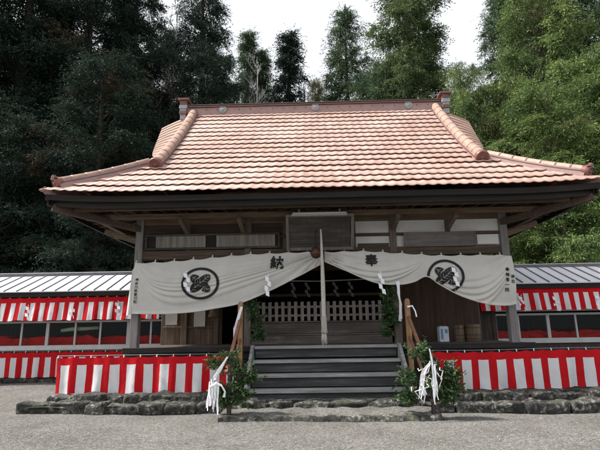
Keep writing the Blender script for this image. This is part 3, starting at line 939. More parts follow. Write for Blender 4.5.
# turned-back end of the left curtain
mb = MB()
def sleeve(u, v):
    x = lerp(-4.525, -4.66 + .04 * (1 - v), u) ; z = lerp(3.17 - .09 * u, 2.02 - .02 * u, v)
    if u > 0: x = lerp(-4.525, lerp(-4.58, -4.66, v), u)
    return (x - offL.x, -.245 - .04 * math.sin(PI * u) * v - offL.y, z - offL.z)
mb.grid(sleeve, 8, 24, 0, True)
mb.build('folded_end', M['canvas'], bl)

# ------------------------------------------------------------------ red and white curtains
def striped(name, x0, x1, y, zt, zb, band, per, wfrac, label, x_first, amp=.02, lean=0, seed=1, ztf=None, zbf=None, tie=None, group=None):
    root = empty(name, ((x0 + x1) / 2, y, zt), label=label, cat='striped curtain', group=group)
    off = Vector(root.location); rr = random.Random(seed); ph = [rr.uniform(0, 6) for _ in range(5)]
    nu = int((x1 - x0) / per * 16); nv = 16
    def isw(x): return ((x - x_first) / per) % 1 < wfrac
    # column edges aligned to the stripe borders
    cols = [x0]; k = math.floor((x0 - x_first) / per) - 1
    while cols[-1] < x1:
        for (a, b) in ((0, wfrac), (wfrac, 1)):
            for i in range(6):
                xx = x_first + (k + lerp(a, b, i / 6)) * per
                if cols[-1] + 1e-4 < xx < x1: cols.append(xx)
        k += 1
        if x_first + k * per > x1 + per: break
    cols.append(x1)
    vr = [0, .02] + [band * i / 3 for i in range(1, 4)] + [band + (1 - band) * i / 12 for i in range(1, 13)]
    tie = tie or per
    vs_ = []; fs_ = []; mi = []
    for v in vr:
        for x in cols:
            t = zt + (ztf(x) if ztf else 0) - .034 * math.sin(PI * (((x - x_first) / tie + .25) % 1)) ** .8 * (1 - v)
            b = zb + (zbf(x) if zbf else 0) + .010 * math.sin(x * 5 + ph[4]) + .008 * math.sin(x * 13 + ph[2])
            z = lerp(t, b, v)
            yy = y - lean * v - amp * (.3 + v) * (math.sin(2 * PI * x / (per * 1.9) + ph[0] + .8 * v) + .5 * math.sin(2 * PI * x / (per * .77) + ph[1]) + .35 * math.sin(9 * x + 5 * z + ph[2]) + .9 * mnoise.noise(Vector((x * 3.2, z * 1.6, seed))) + .5 * mnoise.noise(Vector((x * 8 + z * 5, z * 3, seed + 9))))
            xx = x + .012 * v * math.sin(x * 3.1 + ph[3])
            vs_.append(Vector((xx, yy, z)) - off)
    nc = len(cols); mb = MB()
    for j in range(len(vr) - 1):
        for i in range(nc - 1):
            xm = (cols[i] + cols[i + 1]) / 2
            fs_.append((j * nc + i, j * nc + i + 1, (j + 1) * nc + i + 1, (j + 1) * nc + i)); mi.append(1 if (isw(xm) and vr[j] >= band - 1e-6) else 0)
    mb.v = [tuple(p) for p in vs_]; mb.f = fs_; mb.mi = mi; mb.sm = [True] * len(fs_)
    mb.build('cloth', [M['cred'], M['cwhite']], root)
    x = x0 + .02
    while x < x1:
        z = zt + (ztf(x) if ztf else 0); mb = MB()
        mb.add([Vector((x - .012, y - .006, z - .025)) - off, Vector((x + .012, y - .006, z - .025)) - off, Vector((x + .010, y + .012, z + .03)) - off, Vector((x - .010, y + .012, z + .03)) - off], [(0, 1, 2, 3)])
        mb.build('tie_loop', M['cwhite'], root); x += tie
    mb = MB(); mb.tube([Vector((lerp(x0, x1, i / 10), y + .02, zt + .02 + (ztf(lerp(x0, x1, i / 10)) if ztf else 0))) - off for i in range(11)], .009, 6)
    mb.build('hanging_rod', M['batten'], root)
    return root
striped('striped_curtain', -5.96, -1.98, -.75, 1.09, .30, .205, .372, .56, 'red and white striped curtain hung low left of the wooden stairs', -5.86, seed=1, amp=.028)
striped('striped_curtain', 2.35, 6.45, -.75, 1.10, .29, .21, .378, .56, 'red and white striped curtain hung low right of the wooden stairs', 2.66, seed=2, amp=.030, zbf=lambda x: .03 * math.sin(x * 2.6) * max(0, (x - 4) / 2), ztf=lambda x: -.012 * math.sin((x - 2.35) * 1.5))
striped('striped_curtain', -13.9, -4.9, 2.98, 2.72, 2.0, .22, .305, .50, 'upper red and white curtain under the eave of the left side gallery', -10.15, amp=.016, lean=.10, seed=3)
striped('striped_curtain', -13.9, -5.3, 3.42, 1.06, .29, .20, .36, .50, 'lower red and white curtain under the windows of the left side gallery', -10.0, amp=.02, seed=4)
striped('striped_curtain', 4.85, 13.9, 2.98, 2.76, 2.08, .22, .30, .50, 'upper red and white curtain under the eave of the right side gallery', 6.2, amp=.016, lean=.10, seed=5)

# ------------------------------------------------------------------ side galleries
def pane_mat():
    m, n, b, out = nt('window_glass')
    t = n.nodes.new('ShaderNodeBsdfTransparent'); t.inputs[0].default_value = (.86, .9, .9, 1)
    gl = n.nodes.new('ShaderNodeBsdfGlossy'); gl.inputs['Roughness'].default_value = .03
    fr = n.nodes.new('ShaderNodeFresnel'); fr.inputs[0].default_value = 1.2
    mx = n.nodes.new('ShaderNodeMixShader')
    n.links.new(fr.outputs[0], mx.inputs[0]); n.links.new(t.outputs[0], mx.inputs[1]); n.links.new(gl.outputs[0], mx.inputs[2]); n.links.new(mx.outputs[0], out.inputs[0])
    return m
M['glass'] = pane_mat()
M['galwall'] = wood('gallery_wall', (.05, .04, .035), (.10, .085, .07), 'z')
def gallery(x0, x1, label, posts, sgn):
    root = empty('side_gallery', ((x0 + x1) / 2, 3.5, .14), label=label, cat='gallery')
    off = Vector(root.location)
    def gp(mb, name, mat, parent=root, bevel=0):
        if parent is root: mb.v = [(a - off.x, b - off.y, c - off.z) for a, b, c in mb.v]
        else: mb.v = [(a - off.x, b - off.y, c - off.z) for a, b, c in mb.v]
        return mb.build(name, mat, parent, bevel)
    # roof: sheet metal panels with battens
    mb = MB(); ye, ze, yr, zr, yb = 2.92, 2.90, 4.6, 3.60, 6.3
    mb.add([(x0, ye, ze), (x1, ye, ze), (x1, yr, zr), (x0, yr, zr), (x0, yb, ze), (x1, yb, ze),
            (x0, ye, ze - .03), (x1, ye, ze - .03), (x1, yr, zr - .03), (x0, yr, zr - .03), (x0, yb, ze - .03), (x1, yb, ze - .03)],
           [(0, 1, 2, 3), (3, 2, 5, 4), (7, 6, 9, 8), (8, 9, 10, 11), (0, 6, 7, 1), (1, 7, 8, 2), (0, 3, 9, 6), (4, 5, 11, 10), (2, 8, 11, 5), (3, 4, 10, 9)])
    rf = gp(mb, 'roof', M['metalroof'])
    mb = MB(); x = x0 + .15
    while x < x1:
        mb.bar((x, ye - .012, ze + .018), (x, yr, zr + .018), .024, .026); x += .405
    gp(mb, 'roof_battens', M['batten'], rf)
    mb = MB(); mb.box(x0, x1, yr - .14, yr + .14, zr + .05, zr + .075, 0); mb.box(x0, x1, yr - .10, yr + .10, zr - .02, zr + .047, 1)
    gp(mb, 'ridge_cap', [M['sill'], M['batten']], rf)
    mb = MB(); mb.box(x0, x1, ye + .02, ye + .06, ze - .17, ze - .035); gp(mb, 'fascia', M['fascia'])
    mb = MB(); x = x0 + .2
    while x < x1: mb.bar((x, ye + .062, ze - .07), (x, 3.5, ze + .11), .05, .06); x += .45
    gp(mb, 'rafters', M['beamy'])
    mb = MB(); mb.box(x0, x1, 3.50, 3.60, 2.12, 3.10); gp(mb, 'upper_wall', M['galwall'])
    mb = MB(); mb.box(x0, x1, 3.46, 3.60, 1.10, 1.25); gp(mb, 'sill', M['sill'], bevel=.006)
    mb = MB(); mb.box(x0, x1, 3.475, 3.53, 1.94, 2.0); mb.box(x0, x1, 3.475, 3.53, 2.06, 2.118); gp(mb, 'head_rail', M['alu'])
    mb = MB(); mb.box(x0, x1, 3.52, 3.58, .14, 1.099); gp(mb, 'lower_wall', M['galwall'])
    mb = MB(); mb.box(x0, x1, 3.62, 6.2, 1.15, 1.21); mb.box(x0, x1, 6.2, 6.26, .14, 3.1); mb.box(x0, x1, 3.62, 6.2, 2.6, 2.64)
    mb.box(x0 - .003, x0 + .05, 3.62, 6.2, 1.15, 2.9); mb.box(x1 - .05, x1 + .003, 3.62, 6.2, 1.15, 2.9); gp(mb, 'inner_room', M['galwall'])
    # windows: frame with pane
    for a, b in zip(posts, posts[1:]):
        mb = MB(); wd = .06 if (posts.index(a) % 3) else .10
        mb.box(a - wd / 2, a + wd / 2, 3.465, 3.54, 1.25, 1.94)
        f = gp(mb, 'window_frame', M['alu'], bevel=.004)
        mb = MB(); mb.box(a + wd / 2, b - .03, 3.505, 3.511, 1.25, 1.94); gp(mb, 'pane', M['glass'], f)
    return root
gl_posts = [-13.6 + .0, -12.9, -12.05, -11.2, -10.35, -9.43, -8.6, -7.71, -6.91, -6.02, -5.3, -4.95]
gr_posts = [4.95, 5.48, 6.18, 7.09, 7.94, 8.8, 9.65, 10.5, 11.3, 12.2, 13.1, 13.9]
gallery(-14, -4.86, 'low side gallery with white sheet metal roof left of the shrine hall', gl_posts, -1)
gallery(4.84, 14, 'low side gallery with rust stained sheet metal roof right of the shrine hall', gr_posts, 1)
# red felt and rolls inside the galleries
def felt(x0, x1, y, z0, z1, label, seed):
    rr = random.Random(seed); p = [rr.uniform(0, 6) for _ in range(4)]
    mb = MB()
    def P(u, v):
        x = lerp(x0, x1, u); z = z1 + .10 * mnoise.noise(Vector((x * 1.1, seed, 0))) + .07 * mnoise.noise(Vector((x * 3.3, seed, 4))) + .03 * mnoise.noise(Vector((x * 9, seed, 4)))
        if v < .6: return (x, y + .07 * mnoise.noise(Vector((x * 4, v * 3, seed))) + .03 * mnoise.noise(Vector((x * 12, v * 5, seed))), lerp(z0, z, v / .6))
        return (x, y + (v - .6) * 1.6, z - .02 * math.sin(5 * x))
    mb.grid(P, 260, 16, 0, True)
    o = mb.build('red_felt', M['redcloth']); tag(o, label, 'felt cloth')
felt(-13, -5.0, 3.72, 1.215, 1.50, 'red felt cloth inside the left gallery windows', 1)
felt(5.0, 13, 3.72, 1.215, 1.46, 'red felt cloth inside the right gallery windows', 2)
mb = MB(); mb.tube([(-8.25, 3.66, 1.70), (-7.9, 3.64, 1.74), (-7.5, 3.66, 1.75), (-7.05, 3.68, 1.77)], [.05, .065, .06, .05], 10)
o = mb.build('cloth_roll', M['green_roll']); tag(o, 'pale green rolled cloth lying on red felt in the left gallery', 'cloth roll')
mb = MB(); mb.box(4.62, 4.80, 3.2, 3.26, 1.2, 2.6); mb.box(5.28, 5.4, 3.2, 3.26, 1.2, 2.6); mb.box(4.8, 5.28, 3.22, 3.25, 1.2, 2.6)
mb.box(4.62, 5.4, 3.2, 3.26, 2.6, 2.72)
o = mb.build('sliding_door', M['galwall']); tag(o, 'dark sliding door between the hall and the right gallery', 'door')
# stone kerb under gallery
for (a, b, lab) in ((-14, -5.2, 'low stone kerb below the left gallery curtain'),):
    mb = MB(); x = a; k = 500
    while x < b:
        rock(mb, x, x + .52, 3.32, 3.7, .05, .27, k); x += .53; k += 1
    o = mb.build('stone_kerb', M['stone']); tag(o, lab, 'kerb')

# ------------------------------------------------------------------ plaques, lamp, bell, rope
def plaque(name, x0, x1, zb, zt, y, tilt, frame, label, fmat, pmat, panels=None, fw=.07):
    root = empty(name, ((x0 + x1) / 2, y, zb), label=label, cat='plaque')
    root.rotation_euler.x = -tilt
    W_, H_ = (x1 - x0) / 2, zt - zb
    if frame:
        mb = MB()
        mb.box(-W_, W_, -.03, .03, 0, fw); mb.box(-W_, W_, -.03, .03, H_ - fw, H_)
        mb.box(-W_, -W_ + fw, -.028, .028, fw + .001, H_ - fw - .001); mb.box(W_ - fw, W_, -.028, .028, fw + .001, H_ - fw - .001)
        mb.build('frame', M[fmat], root, .008)
        for (a, b) in (panels or [(-W_ + fw, W_ - fw)]):
            mb = MB(); x = a
            while x < b - .02:
                w_ = min(random.uniform(.09, .16), b - x); mb.box(x, x + w_ - .002, -.004 + random.uniform(-.003, .003), .015, fw, H_ - fw); x += w_
            mb.build('panel', M[pmat], root)
    else:
        mb = MB(); mb.box(-W_, W_, -.02, .02, 0, H_, jit=.008); mb.build('board', M[pmat], root, .006)
    return root
p = plaque('votive_plaque', -.80, .82, 3.49, 4.42, -.30, R(-33), True, 'large dark framed plaque under the eave at the centre of the hall', 'plaq', 'plaqdark', fw=.075)
p = plaque('votive_plaque', -4.36, -.98, 3.60, 3.99, -.07, R(-3), True, 'long framed plaque of two pale boarded panels left of centre', 'plaqdark', 'plaqlight', [(-1.42, -.17), (.10, 1.58)], .05)
mb = MB(); mb.box(-1.62, 1.62, .018, .03, .04, .35); mb.build('backing', M['fascia'], p)
plaque('votive_plaque', 2.08, 3.84, 3.56, 3.92, -.10, R(-4), False, 'plain grey unframed board hung at the right of the frieze', 'beam', 'plaqgrey')
mb = MB(); mb.box(3.89, 4.40, -.075, -.06, 3.60, 3.84); o = mb.build('paper_notice', M['plaster']); tag(o, 'white sheet fixed at the right end of the grey board', 'notice')
lamp = empty('strip_lamp', (0, -.75, 4.38), label='unlit grey fluorescent strip lamp under the front eave', cat='lamp')
mb = MB(); mb.box(-.66, .66, -.08, .0, -.16, -.105); mb.build('housing', M['alu'], lamp, .006)
mb = MB(); mb.tube([(-.63, -.10, -.10), (.63, -.10, -.10)], .022, 10); mb.build('tube', M['lampw'], lamp)
mb = MB(); mb.box(-.5, -.46, -.04, .0, -.105, -.0); mb.box(.46, .5, -.04, 0, -.105, 0); mb.build('bracket', M['alu'], lamp)

bell = empty('shrine_bell', (-.10, -.62, 3.37), label='reddish brown round bell hanging beside the rope', cat='bell')
mb = MB(); mb.lathe((0, 0, 0), [(.0, .145), (.06, .13), (.11, .08), (.13, .0), (.135, -.02), (.13, -.03), (.105, -.09), (.05, -.13), (0, -.135)], 24); mb.build('body', M['brown_bell'], bell)
mb = MB(); mb.tube([(0, 0, .14), (0, 0, .42), (.05, .1, .86)], .012, 6); mb.build('hanger', M['ink'], bell)

rope = empty('bell_rope', (.04, -.95, 1.3), label='thick twisted white bell rope hanging at the centre of the porch', cat='rope')
def M_rope():
    m, n, b, _ = nt('rope_hemp'); t = noise(n, 40, 4, .7); r = ramp(n, t.outputs['Fac'], [(.3, (.34, .31, .28)), (.7, (.55, .53, .50))])
    n.links.new(r.outputs[0], b.inputs['Base Color']); b.inputs['Roughness'].default_value = .95; bump(n, b, t.outputs['Fac'], .6, .01); return m
M['rope'] = M_rope()
for k in range(3):
    mb = MB(); pts = []; rd = []
    for i in range(150):
        t = i / 149; z = lerp(2.6, .52, t); a = t * 2 * PI * 15 + k * 2 * PI / 3; rr_ = lerp(.010, .026, min(1, t * 1.6))
        sway = -.04 * (1 - t) ** 2
        pts.append((rr_ * math.cos(a) + sway * .4, rr_ * math.sin(a) + .3 * (1 - t) ** 3 * .6, z)); rd.append(rr_ * 1.02)
    mb.tube(pts, rd, 7); mb.build('strand', M['rope'], rope)
mb = MB(); mb.lathe((0, 0, 0), [(0, .60), (.048, .595), (.062, .57), (.064, .30), (.072, .28), (.072, .24), (.062, .22), (.05, .215)], 18)
mb.build('wooden_grip', wood('grip_wood', (.33, .30, .26), (.50, .47, .43), 'z'), rope, 0)
mb = MB()
for k in range(26):
    a = k * 2.4; r_ = .05 * math.sqrt((k % 13) / 13); 
    mb.tube([(r_ * math.cos(a), r_ * math.sin(a), .23), (r_ * 1.25 * math.cos(a), r_ * 1.25 * math.sin(a), .1), (r_ * 1.4 * math.cos(a) + random.uniform(-.01, .01), r_ * 1.4 * math.sin(a), random.uniform(-.03, .03))], [.011, .010, .006], 5)
mb.build('tassel', M['rope'], rope)

# ------------------------------------------------------------------ shide papers
def shide_mesh(h=.48, w_=.085, n=4, seed=0):
    rr = random.Random(seed); mb = MB(); z = 0; x = 0; d = 1
    sh = h / n
    vs_ = []; 
    mb.add([(-.004, 0, .05), (.004, 0, .05), (.012, 0, 0), (-.012, 0, 0)], [(0, 1, 2, 3)])
    for i in range(n):
        yy = .012 * (i % 2) + rr.uniform(-.006, .006); ang = rr.uniform(-.2, .2)
        cx = (.028 if i % 2 else -.028) + .008 * i * rr.uniform(-1, 1)
        pts = [(cx - w_ / 2, z), (cx + w_ / 2, z - sh * .28), (cx + w_ / 2 + .01, z - sh * 1.28), (cx - w_ / 2 + .01, z - sh)]
        mb.add([(a, yy + (a - cx) * ang - .004 * i, b) for a, b in pts] + [(a, yy + (a - cx) * ang - .004 * i + .0015, b) for a, b in pts], [(0, 1, 2, 3), (7, 6, 5, 4)])
        z -= sh
    return mb
def shide(x, y, z, h, label, seed=0, rz=0, group='white zigzag papers', mat='white', w_=.085):
    mb = shide_mesh(h, w_, 4, seed); o = mb.build('zigzag_paper', M[mat]); o.location = (x, y, z); o.rotation_euler = (0, R(random.Random(seed).uniform(-5, 5)), rz)
    tag(o, label, 'paper streamer', group)
shide(-3.19, -.46, 2.98, .44, 'white zigzag paper over the left crest', 1)
shide(-1.24, -.45, 2.87, .46, 'white zigzag paper below the black character of the left curtain', 2)
shide(1.42, -.44, 2.89, .48, 'white zigzag paper below the black character of the right curtain', 3)
shide(3.15, -.46, 3.00, .44, 'white zigzag paper over the right crest', 4)
for i, (x, z, lab) in enumerate(((-8.95, 2.44, 'white zigzag paper on the left gallery curtain, farthest from the hall'), (-7.58, 2.46, 'white zigzag paper on the left gallery curtain, middle of three'), (-6.17, 2.52, 'white zigzag paper on the left gallery curtain, nearest the hall'))):
    shide(x, 2.88, z, .40, lab, 10 + i, w_=.11)
for i, (x, z, lab) in enumerate(((6.10, 2.50, 'white zigzag paper on the right gallery curtain, nearest the hall'), (7.10, 2.48, 'white zigzag paper on the right gallery curtain, middle of three'), (8.38, 2.49, 'white zigzag paper on the right gallery curtain, at the edge of the photo'))):
    shide(x, 2.88, z, .42, lab, 20 + i, w_=.11)
for i, x in enumerate((-.75, -.35, .45, .9)):
    shide(x, 2.05, 2.95, .42, 'dim zigzag paper hanging in the dark doorway behind the lattice', 30 + i, mat='papershade', group='papers inside the doorway')
mb = MB(); mb.tube([(-1.7, 2.05, 3.02), (0, 2.05, 2.97), (1.75, 2.05, 3.02)], .018, 6); o = mb.build('sacred_rope', M['rope']); tag(o, 'thin straw rope stretched across the dark doorway', 'rope')

# ------------------------------------------------------------------ things on the porch
def barrel(x, y, r, h, label):
    root = empty('wooden_tub', (x, y, 1.245), label=label, cat='tub', group='wooden tubs on the porch')
    mb = MB(); mb.lathe((0, 0, 0), [(r * .92, 0), (r * .96, .02), (r, h * .5), (r * 1.0, h), (r * .93, h), (r * .93, h - .03), (0, h - .03)], 26); mb.build('body', M['barrel'], root)
    for z in (h * .16, h * .38, h * .80):
        mb = MB(); mb.lathe((0, 0, 0), [(r * .98, z - .014), (r * 1.03, z - .010), (r * 1.03, z + .010), (r * .99, z + .014)], 26); mb.build('hoop', M['hoop'], root)
barrel(3.63, 1.2, .125, .42, 'smaller wooden tub standing next to the white tin on the porch')
barrel(4.0, 1.25, .20, .44, 'larger wooden tub standing at the right end of the porch')
can = empty('white_tin', (3.2, 1.15, 1.245), label='tall white square tin with blue marks on the porch', cat='tin')
mb = MB(); mb.box(-.12, .12, -.12, .12, 0, .38); mb.box(-.1, .1, -.1, .1, .38, .40); mb.build('body', M['can'], can, .01)
mb = MB(); mb.box(-.09, -.03, -.1235, -.121, .06, .33); mb.box(.02, .09, -.1235, -.121, .22, .32); mb.build('marks', M['blue'], can)
def sheet(x0, x1, z0, z1, y, label, name='paper_sheet', mat='paperold'):
    mb = MB(); mb.grid(lambda u, v: (lerp(x0, x1, u), y - .015 * math.sin(PI * v) * math.sin(3 * u + x0), lerp(z0, z1, v)), 6, 8, 0, True)
    o = mb.build(name, M[mat]); tag(o, label, 'paper')
sheet(-4.44, -4.1, 1.80, 2.42, 2.12, 'old paper sheet hung on the board wall nearest the left post')
sheet(-3.60, -3.28, 1.74, 2.42, 2.07, 'old paper sheet hung on the board wall nearest the dark doorway')
mb = MB(); mb.lathe((-3.0, 1.9, 2.42), [(0, 0), (.02, -.0), (.16, -.42), (.155, -.43), (0, -.05)], 16); o = mb.build('straw_cone', M['barrel']); tag(o, 'brown straw cone hanging in front of the dark doorway', 'straw cone')

# ------------------------------------------------------------------ foliage generators
def quad_cloud(centers, dirs, size, width, rng, droop=.0, flat=.0):
    """kite shaped leaves: one per centre"""
    N = len(centers)
    d = dirs / np.maximum(np.linalg.norm(dirs, axis=1, keepdims=True), 1e-6)
    rv = rng.normal(size=(N, 3)); rv[:, 2] += flat * 3
    s = np.cross(d, rv); s /= np.maximum(np.linalg.norm(s, axis=1, keepdims=True), 1e-6)
    L_ = size[:, None]; W_ = (size * width)[:, None]
    a = centers; b = centers + d * L_ * .45 + s * W_; c = centers + d * L_ - np.array([0, 0, 1]) * L_ * droop; e = centers + d * L_ * .45 - s * W_
    V = np.stack([a, b, c, e], 1).reshape(-1, 3)
    return V
def cloud_mesh(name, V, val, mat):
    me = bpy.data.meshes.new(name); N = len(V) // 4
    me.vertices.add(len(V)); me.vertices.foreach_set('co', V.astype(np.float32).ravel())
    me.loops.add(4 * N); me.loops.foreach_set('vertex_index', np.arange(4 * N, dtype=np.int32))
    me.polygons.add(N); me.polygons.foreach_set('loop_start', np.arange(0, 4 * N, 4, dtype=np.int32)); me.polygons.foreach_set('loop_total', np.full(N, 4, dtype=np.int32))
    me.update(calc_edges=True)
    at = me.attributes.new('leaf', 'FLOAT', 'POINT'); at.data.foreach_set('value', np.repeat(val, 4).astype(np.float32))
    me.materials.append(mat); me.validate()
    return me

def conifer(seed, H, Rr, base=.1, nl=95, per=26, tuft=.55, lv=36, leaf=.115, wid=.17, droop=-.25, lump=.3, power=.75, bushy=.0):
    """returns (trunk mesh, crown mesh)"""
    rng = np.random.default_rng(seed); C_ = []; D_ = []; V_ = []
    mb = MB(); nseg = 8
    lean = rng.uniform(-.02, .02, 2) * H
    tp = lambda t: np.array([lean[0] * t * t, lean[1] * t * t, t * H])
    mb.tube([tp(i / nseg) for i in range(nseg + 1)], [max(.03, .018 * H * (1 - i / nseg) ** .8) for i in range(nseg + 1)], 8)
    lumps = [(rng.uniform(base, 1), rng.uniform(0, 2 * PI), rng.uniform(-lump, lump)) for _ in range(12)]
    ang = rng.uniform(0, 6)
    for i in range(nl):
        t = base + (1 - base) * (i + rng.uniform(-.4, .4)) / nl; t = min(max(t, base), .985)
        tr = (t - base) / (1 - base)
        ang += 2.4 + rng.uniform(-.5, .5)
        prof = (1 - tr) ** power * (min(1, (tr + .06) / .16)) ** .5 + .03
        k = 1
        for (lt, la, lv_) in lumps:
            k += lv_ * math.exp(-((t - lt) / .09) ** 2) * (math.cos(ang - la) > .1)
        ln = Rr * prof * max(.35, k) * rng.uniform(.72, 1.12)
        p0 = tp(t); el = R(rng.uniform(2, 32)) + .5 * tr
        dirh = np.array([math.cos(ang), math.sin(ang), 0])
        # limb curve : rises then droops
        def limb(s): return p0 + dirh * ln * s * math.cos(el * .6) + np.array([0, 0, 1]) * (ln * s * math.sin(el) + droop * ln * s * s)
        mb.tube([limb(0), limb(.35), limb(.7), limb(.95)], [max(.015, .012 * ln + .015)] + [max(.012, .010 * ln)] + [.010, .006], 5, caps=False)
        m = max(4, int(.58 * per * (ln / Rr) ** 1.1 * rng.uniform(.8, 1.2)))
        s = rng.uniform(.0, 1, m) ** .62; s = .08 + .94 * s
        spread = .32 * ln * (1.05 - .55 * s) * .9 + .12
        side = np.cross(dirh, [0, 0, 1.])
        P = np.array([limb(x) for x in s]) + side[None] * (rng.normal(size=(m, 1)) * spread[:, None] * .62) + np.array([0, 0, 1.])[None] * (rng.normal(size=(m, 1)) * .16 * tuft - np.abs(rng.normal(size=(m, 1))) * .10 * spread[:, None])
        tone = np.clip(rng.normal(.42, .14) + rng.normal(size=m) * .24, 0, 1)
        # each tuft: sprigs radiating outward, small leaves along every sprig
        tuf = tuft * rng.uniform(.6, 1.3, m); tuf = tuf * 1.45; nb = 14; nlf = max(4, lv // 3)
        sd = rng.normal(size=(m, nb, 3)) * np.array([1, 1, .55]) + dirh * .75 + np.array([0, 0, .05 - .12 * (1 - bushy)])
        sd /= np.linalg.norm(sd, axis=2, keepdims=True)
        sl = tuf[:, None] * rng.uniform(.55, 1.15, (m, nb))
        fr = (np.arange(nlf) + .6) / nlf
        pos = P[:, None, None, :] + sd[:, :, None, :] * (sl[:, :, None] * fr)[..., None] * .8
        pos[..., 2] -= .30 * sl[:, :, None] * fr ** 2
        pos += rng.normal(size=pos.shape) * .022
        dd = np.repeat(sd[:, :, None, :], nlf, 2) + rng.normal(size=pos.shape) * .50 - np.array([0, 0, .12])
        C_.append(pos.reshape(-1, 3)); D_.append(dd.reshape(-1, 3))
        tv = np.repeat(np.repeat(tone, nb) + rng.normal(size=m * nb) * .10, nlf)
        V_.append(np.clip(tv + rng.normal(size=len(tv)) * .07, 0, 1))
    C_ = np.concatenate(C_); D_ = np.concatenate(D_); V_ = np.concatenate(V_)
    size = leaf * rng.uniform(.55, 1.3, len(C_))
    V = quad_cloud(C_, D_, size, wid, rng, droop=.15, flat=.35)
    me = cloud_mesh('crown', V, V_, L['mid'])
    tm = MB.build(mb, 'trunk', M['bark']); tme = tm.data; bpy.data.objects.remove(tm)
    return tme, me
PR = {
 'tallA': (conifer(11, 20, 3.6, .05, 125, 36, tuft=.62), 20, 3.6),
 'tallB': (conifer(12, 20, 3.2, .06, 125, 36, tuft=.60, lump=.3, power=.62), 20, 3.2),
 'tallC': (conifer(13, 20, 3.9, .05, 125, 38, lump=.35, tuft=.72, power=.5, bushy=.8), 20, 3.9),
 'slim': (conifer(14, 20, 2.3, .04, 125, 27, tuft=.55, lump=.35, power=.8), 20, 2.3),
 'low': (conifer(15, 11, 3.3, .03, 100, 36, tuft=.50, leaf=.085, lv=36, lump=.4, power=.55), 11, 3.3),
 'low2': (conifer(16, 11, 3.0, .03, 95, 36, tuft=.48, leaf=.085, lv=36, lump=.5, power=.5, bushy=.4), 11, 3.0),
 'low3': (conifer(17, 14, 3.4, .04, 105, 38, tuft=.55, leaf=.095, lv=36, lump=.5, power=.5, bushy=.3), 14, 3.4),
}
def tree(x, y, H, Rr, proto, leafm, label, group=None, rz=None, name='cedar_tree'):
    (tm, cm), h0, r0_ = PR[proto]
    root = empty(name, (x, y, gz(x, y) - .05), rz if rz is not None else random.uniform(0, 6), label, 'tree', group or 'conifers around the shrine hall')
    root.scale = (Rr / r0_, Rr / r0_, H / h0)
    t = link_mesh('trunk', tm, root)
    c = link_mesh('crown', cm, root); c.material_slots[0].link = 'OBJECT'; c.material_slots[0].material = L[leafm]
    return root
T_ = tree
# left, dark
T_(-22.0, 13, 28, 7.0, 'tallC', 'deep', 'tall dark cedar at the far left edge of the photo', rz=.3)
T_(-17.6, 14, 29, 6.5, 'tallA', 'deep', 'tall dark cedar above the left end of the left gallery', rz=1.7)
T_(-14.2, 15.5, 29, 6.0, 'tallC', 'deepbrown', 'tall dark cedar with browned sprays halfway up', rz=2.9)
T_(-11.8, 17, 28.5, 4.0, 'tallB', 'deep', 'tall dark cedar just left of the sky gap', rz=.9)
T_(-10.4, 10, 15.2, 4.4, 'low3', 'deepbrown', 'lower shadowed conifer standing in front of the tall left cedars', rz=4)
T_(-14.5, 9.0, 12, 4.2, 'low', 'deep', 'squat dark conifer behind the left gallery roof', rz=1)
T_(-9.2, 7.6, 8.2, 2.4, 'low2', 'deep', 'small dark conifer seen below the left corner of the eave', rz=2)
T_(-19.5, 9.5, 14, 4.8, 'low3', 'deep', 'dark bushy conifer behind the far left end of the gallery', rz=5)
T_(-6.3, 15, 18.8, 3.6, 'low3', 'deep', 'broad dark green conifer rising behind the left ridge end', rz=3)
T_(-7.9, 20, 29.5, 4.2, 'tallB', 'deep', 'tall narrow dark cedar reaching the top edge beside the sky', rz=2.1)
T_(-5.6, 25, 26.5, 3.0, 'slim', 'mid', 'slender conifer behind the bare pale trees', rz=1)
T_(-3.9, 26, 25.0, 2.8, 'slim', 'mid', 'slender conifer right of the bare pale trees', rz=4)
T_(-1.95, 22, 24.2, 3.5, 'slim', 'deep', 'pointed dark conifer standing alone above the middle of the ridge', rz=.5)
T_(-4.4, 19, 15.8, 2.5, 'low2', 'deep', 'short dark conifer behind the ridge under the bare trees', rz=.5)
T_(-2.8, 20, 14.2, 2.2, 'low2', 'mid', 'short round conifer behind the ridge left of the pointed conifer', rz=2.5)
T_(.35, 20, 18.6, 1.7, 'low2', 'yellow', 'small yellowish tree low in the middle of the skyline', rz=.5, name='leafy_tree')
T_(3.0, 23, 26.4, 4.0, 'tallB', 'mid', 'mid green cedar right of the yellowish tree', rz=2.6)
T_(4.6, 18, 19.0, 3.3, 'low3', 'mid', 'round topped conifer behind the ridge right of centre', rz=1.4)
T_(2.0, 17, 15.0, 1.5, 'low2', 'yellow', 'small yellowish tree in front of the mid green cedar', rz=3.5, name='leafy_tree')
T_(-.7, 19, 13.8, 2.5, 'low', 'deep', 'low dark conifer peeping over the ridge right of the pointed conifer', rz=.9)
T_(1.2, 21, 16.2, 2.2, 'low3', 'mid', 'low green conifer behind the two yellowish trees', rz=2.2)
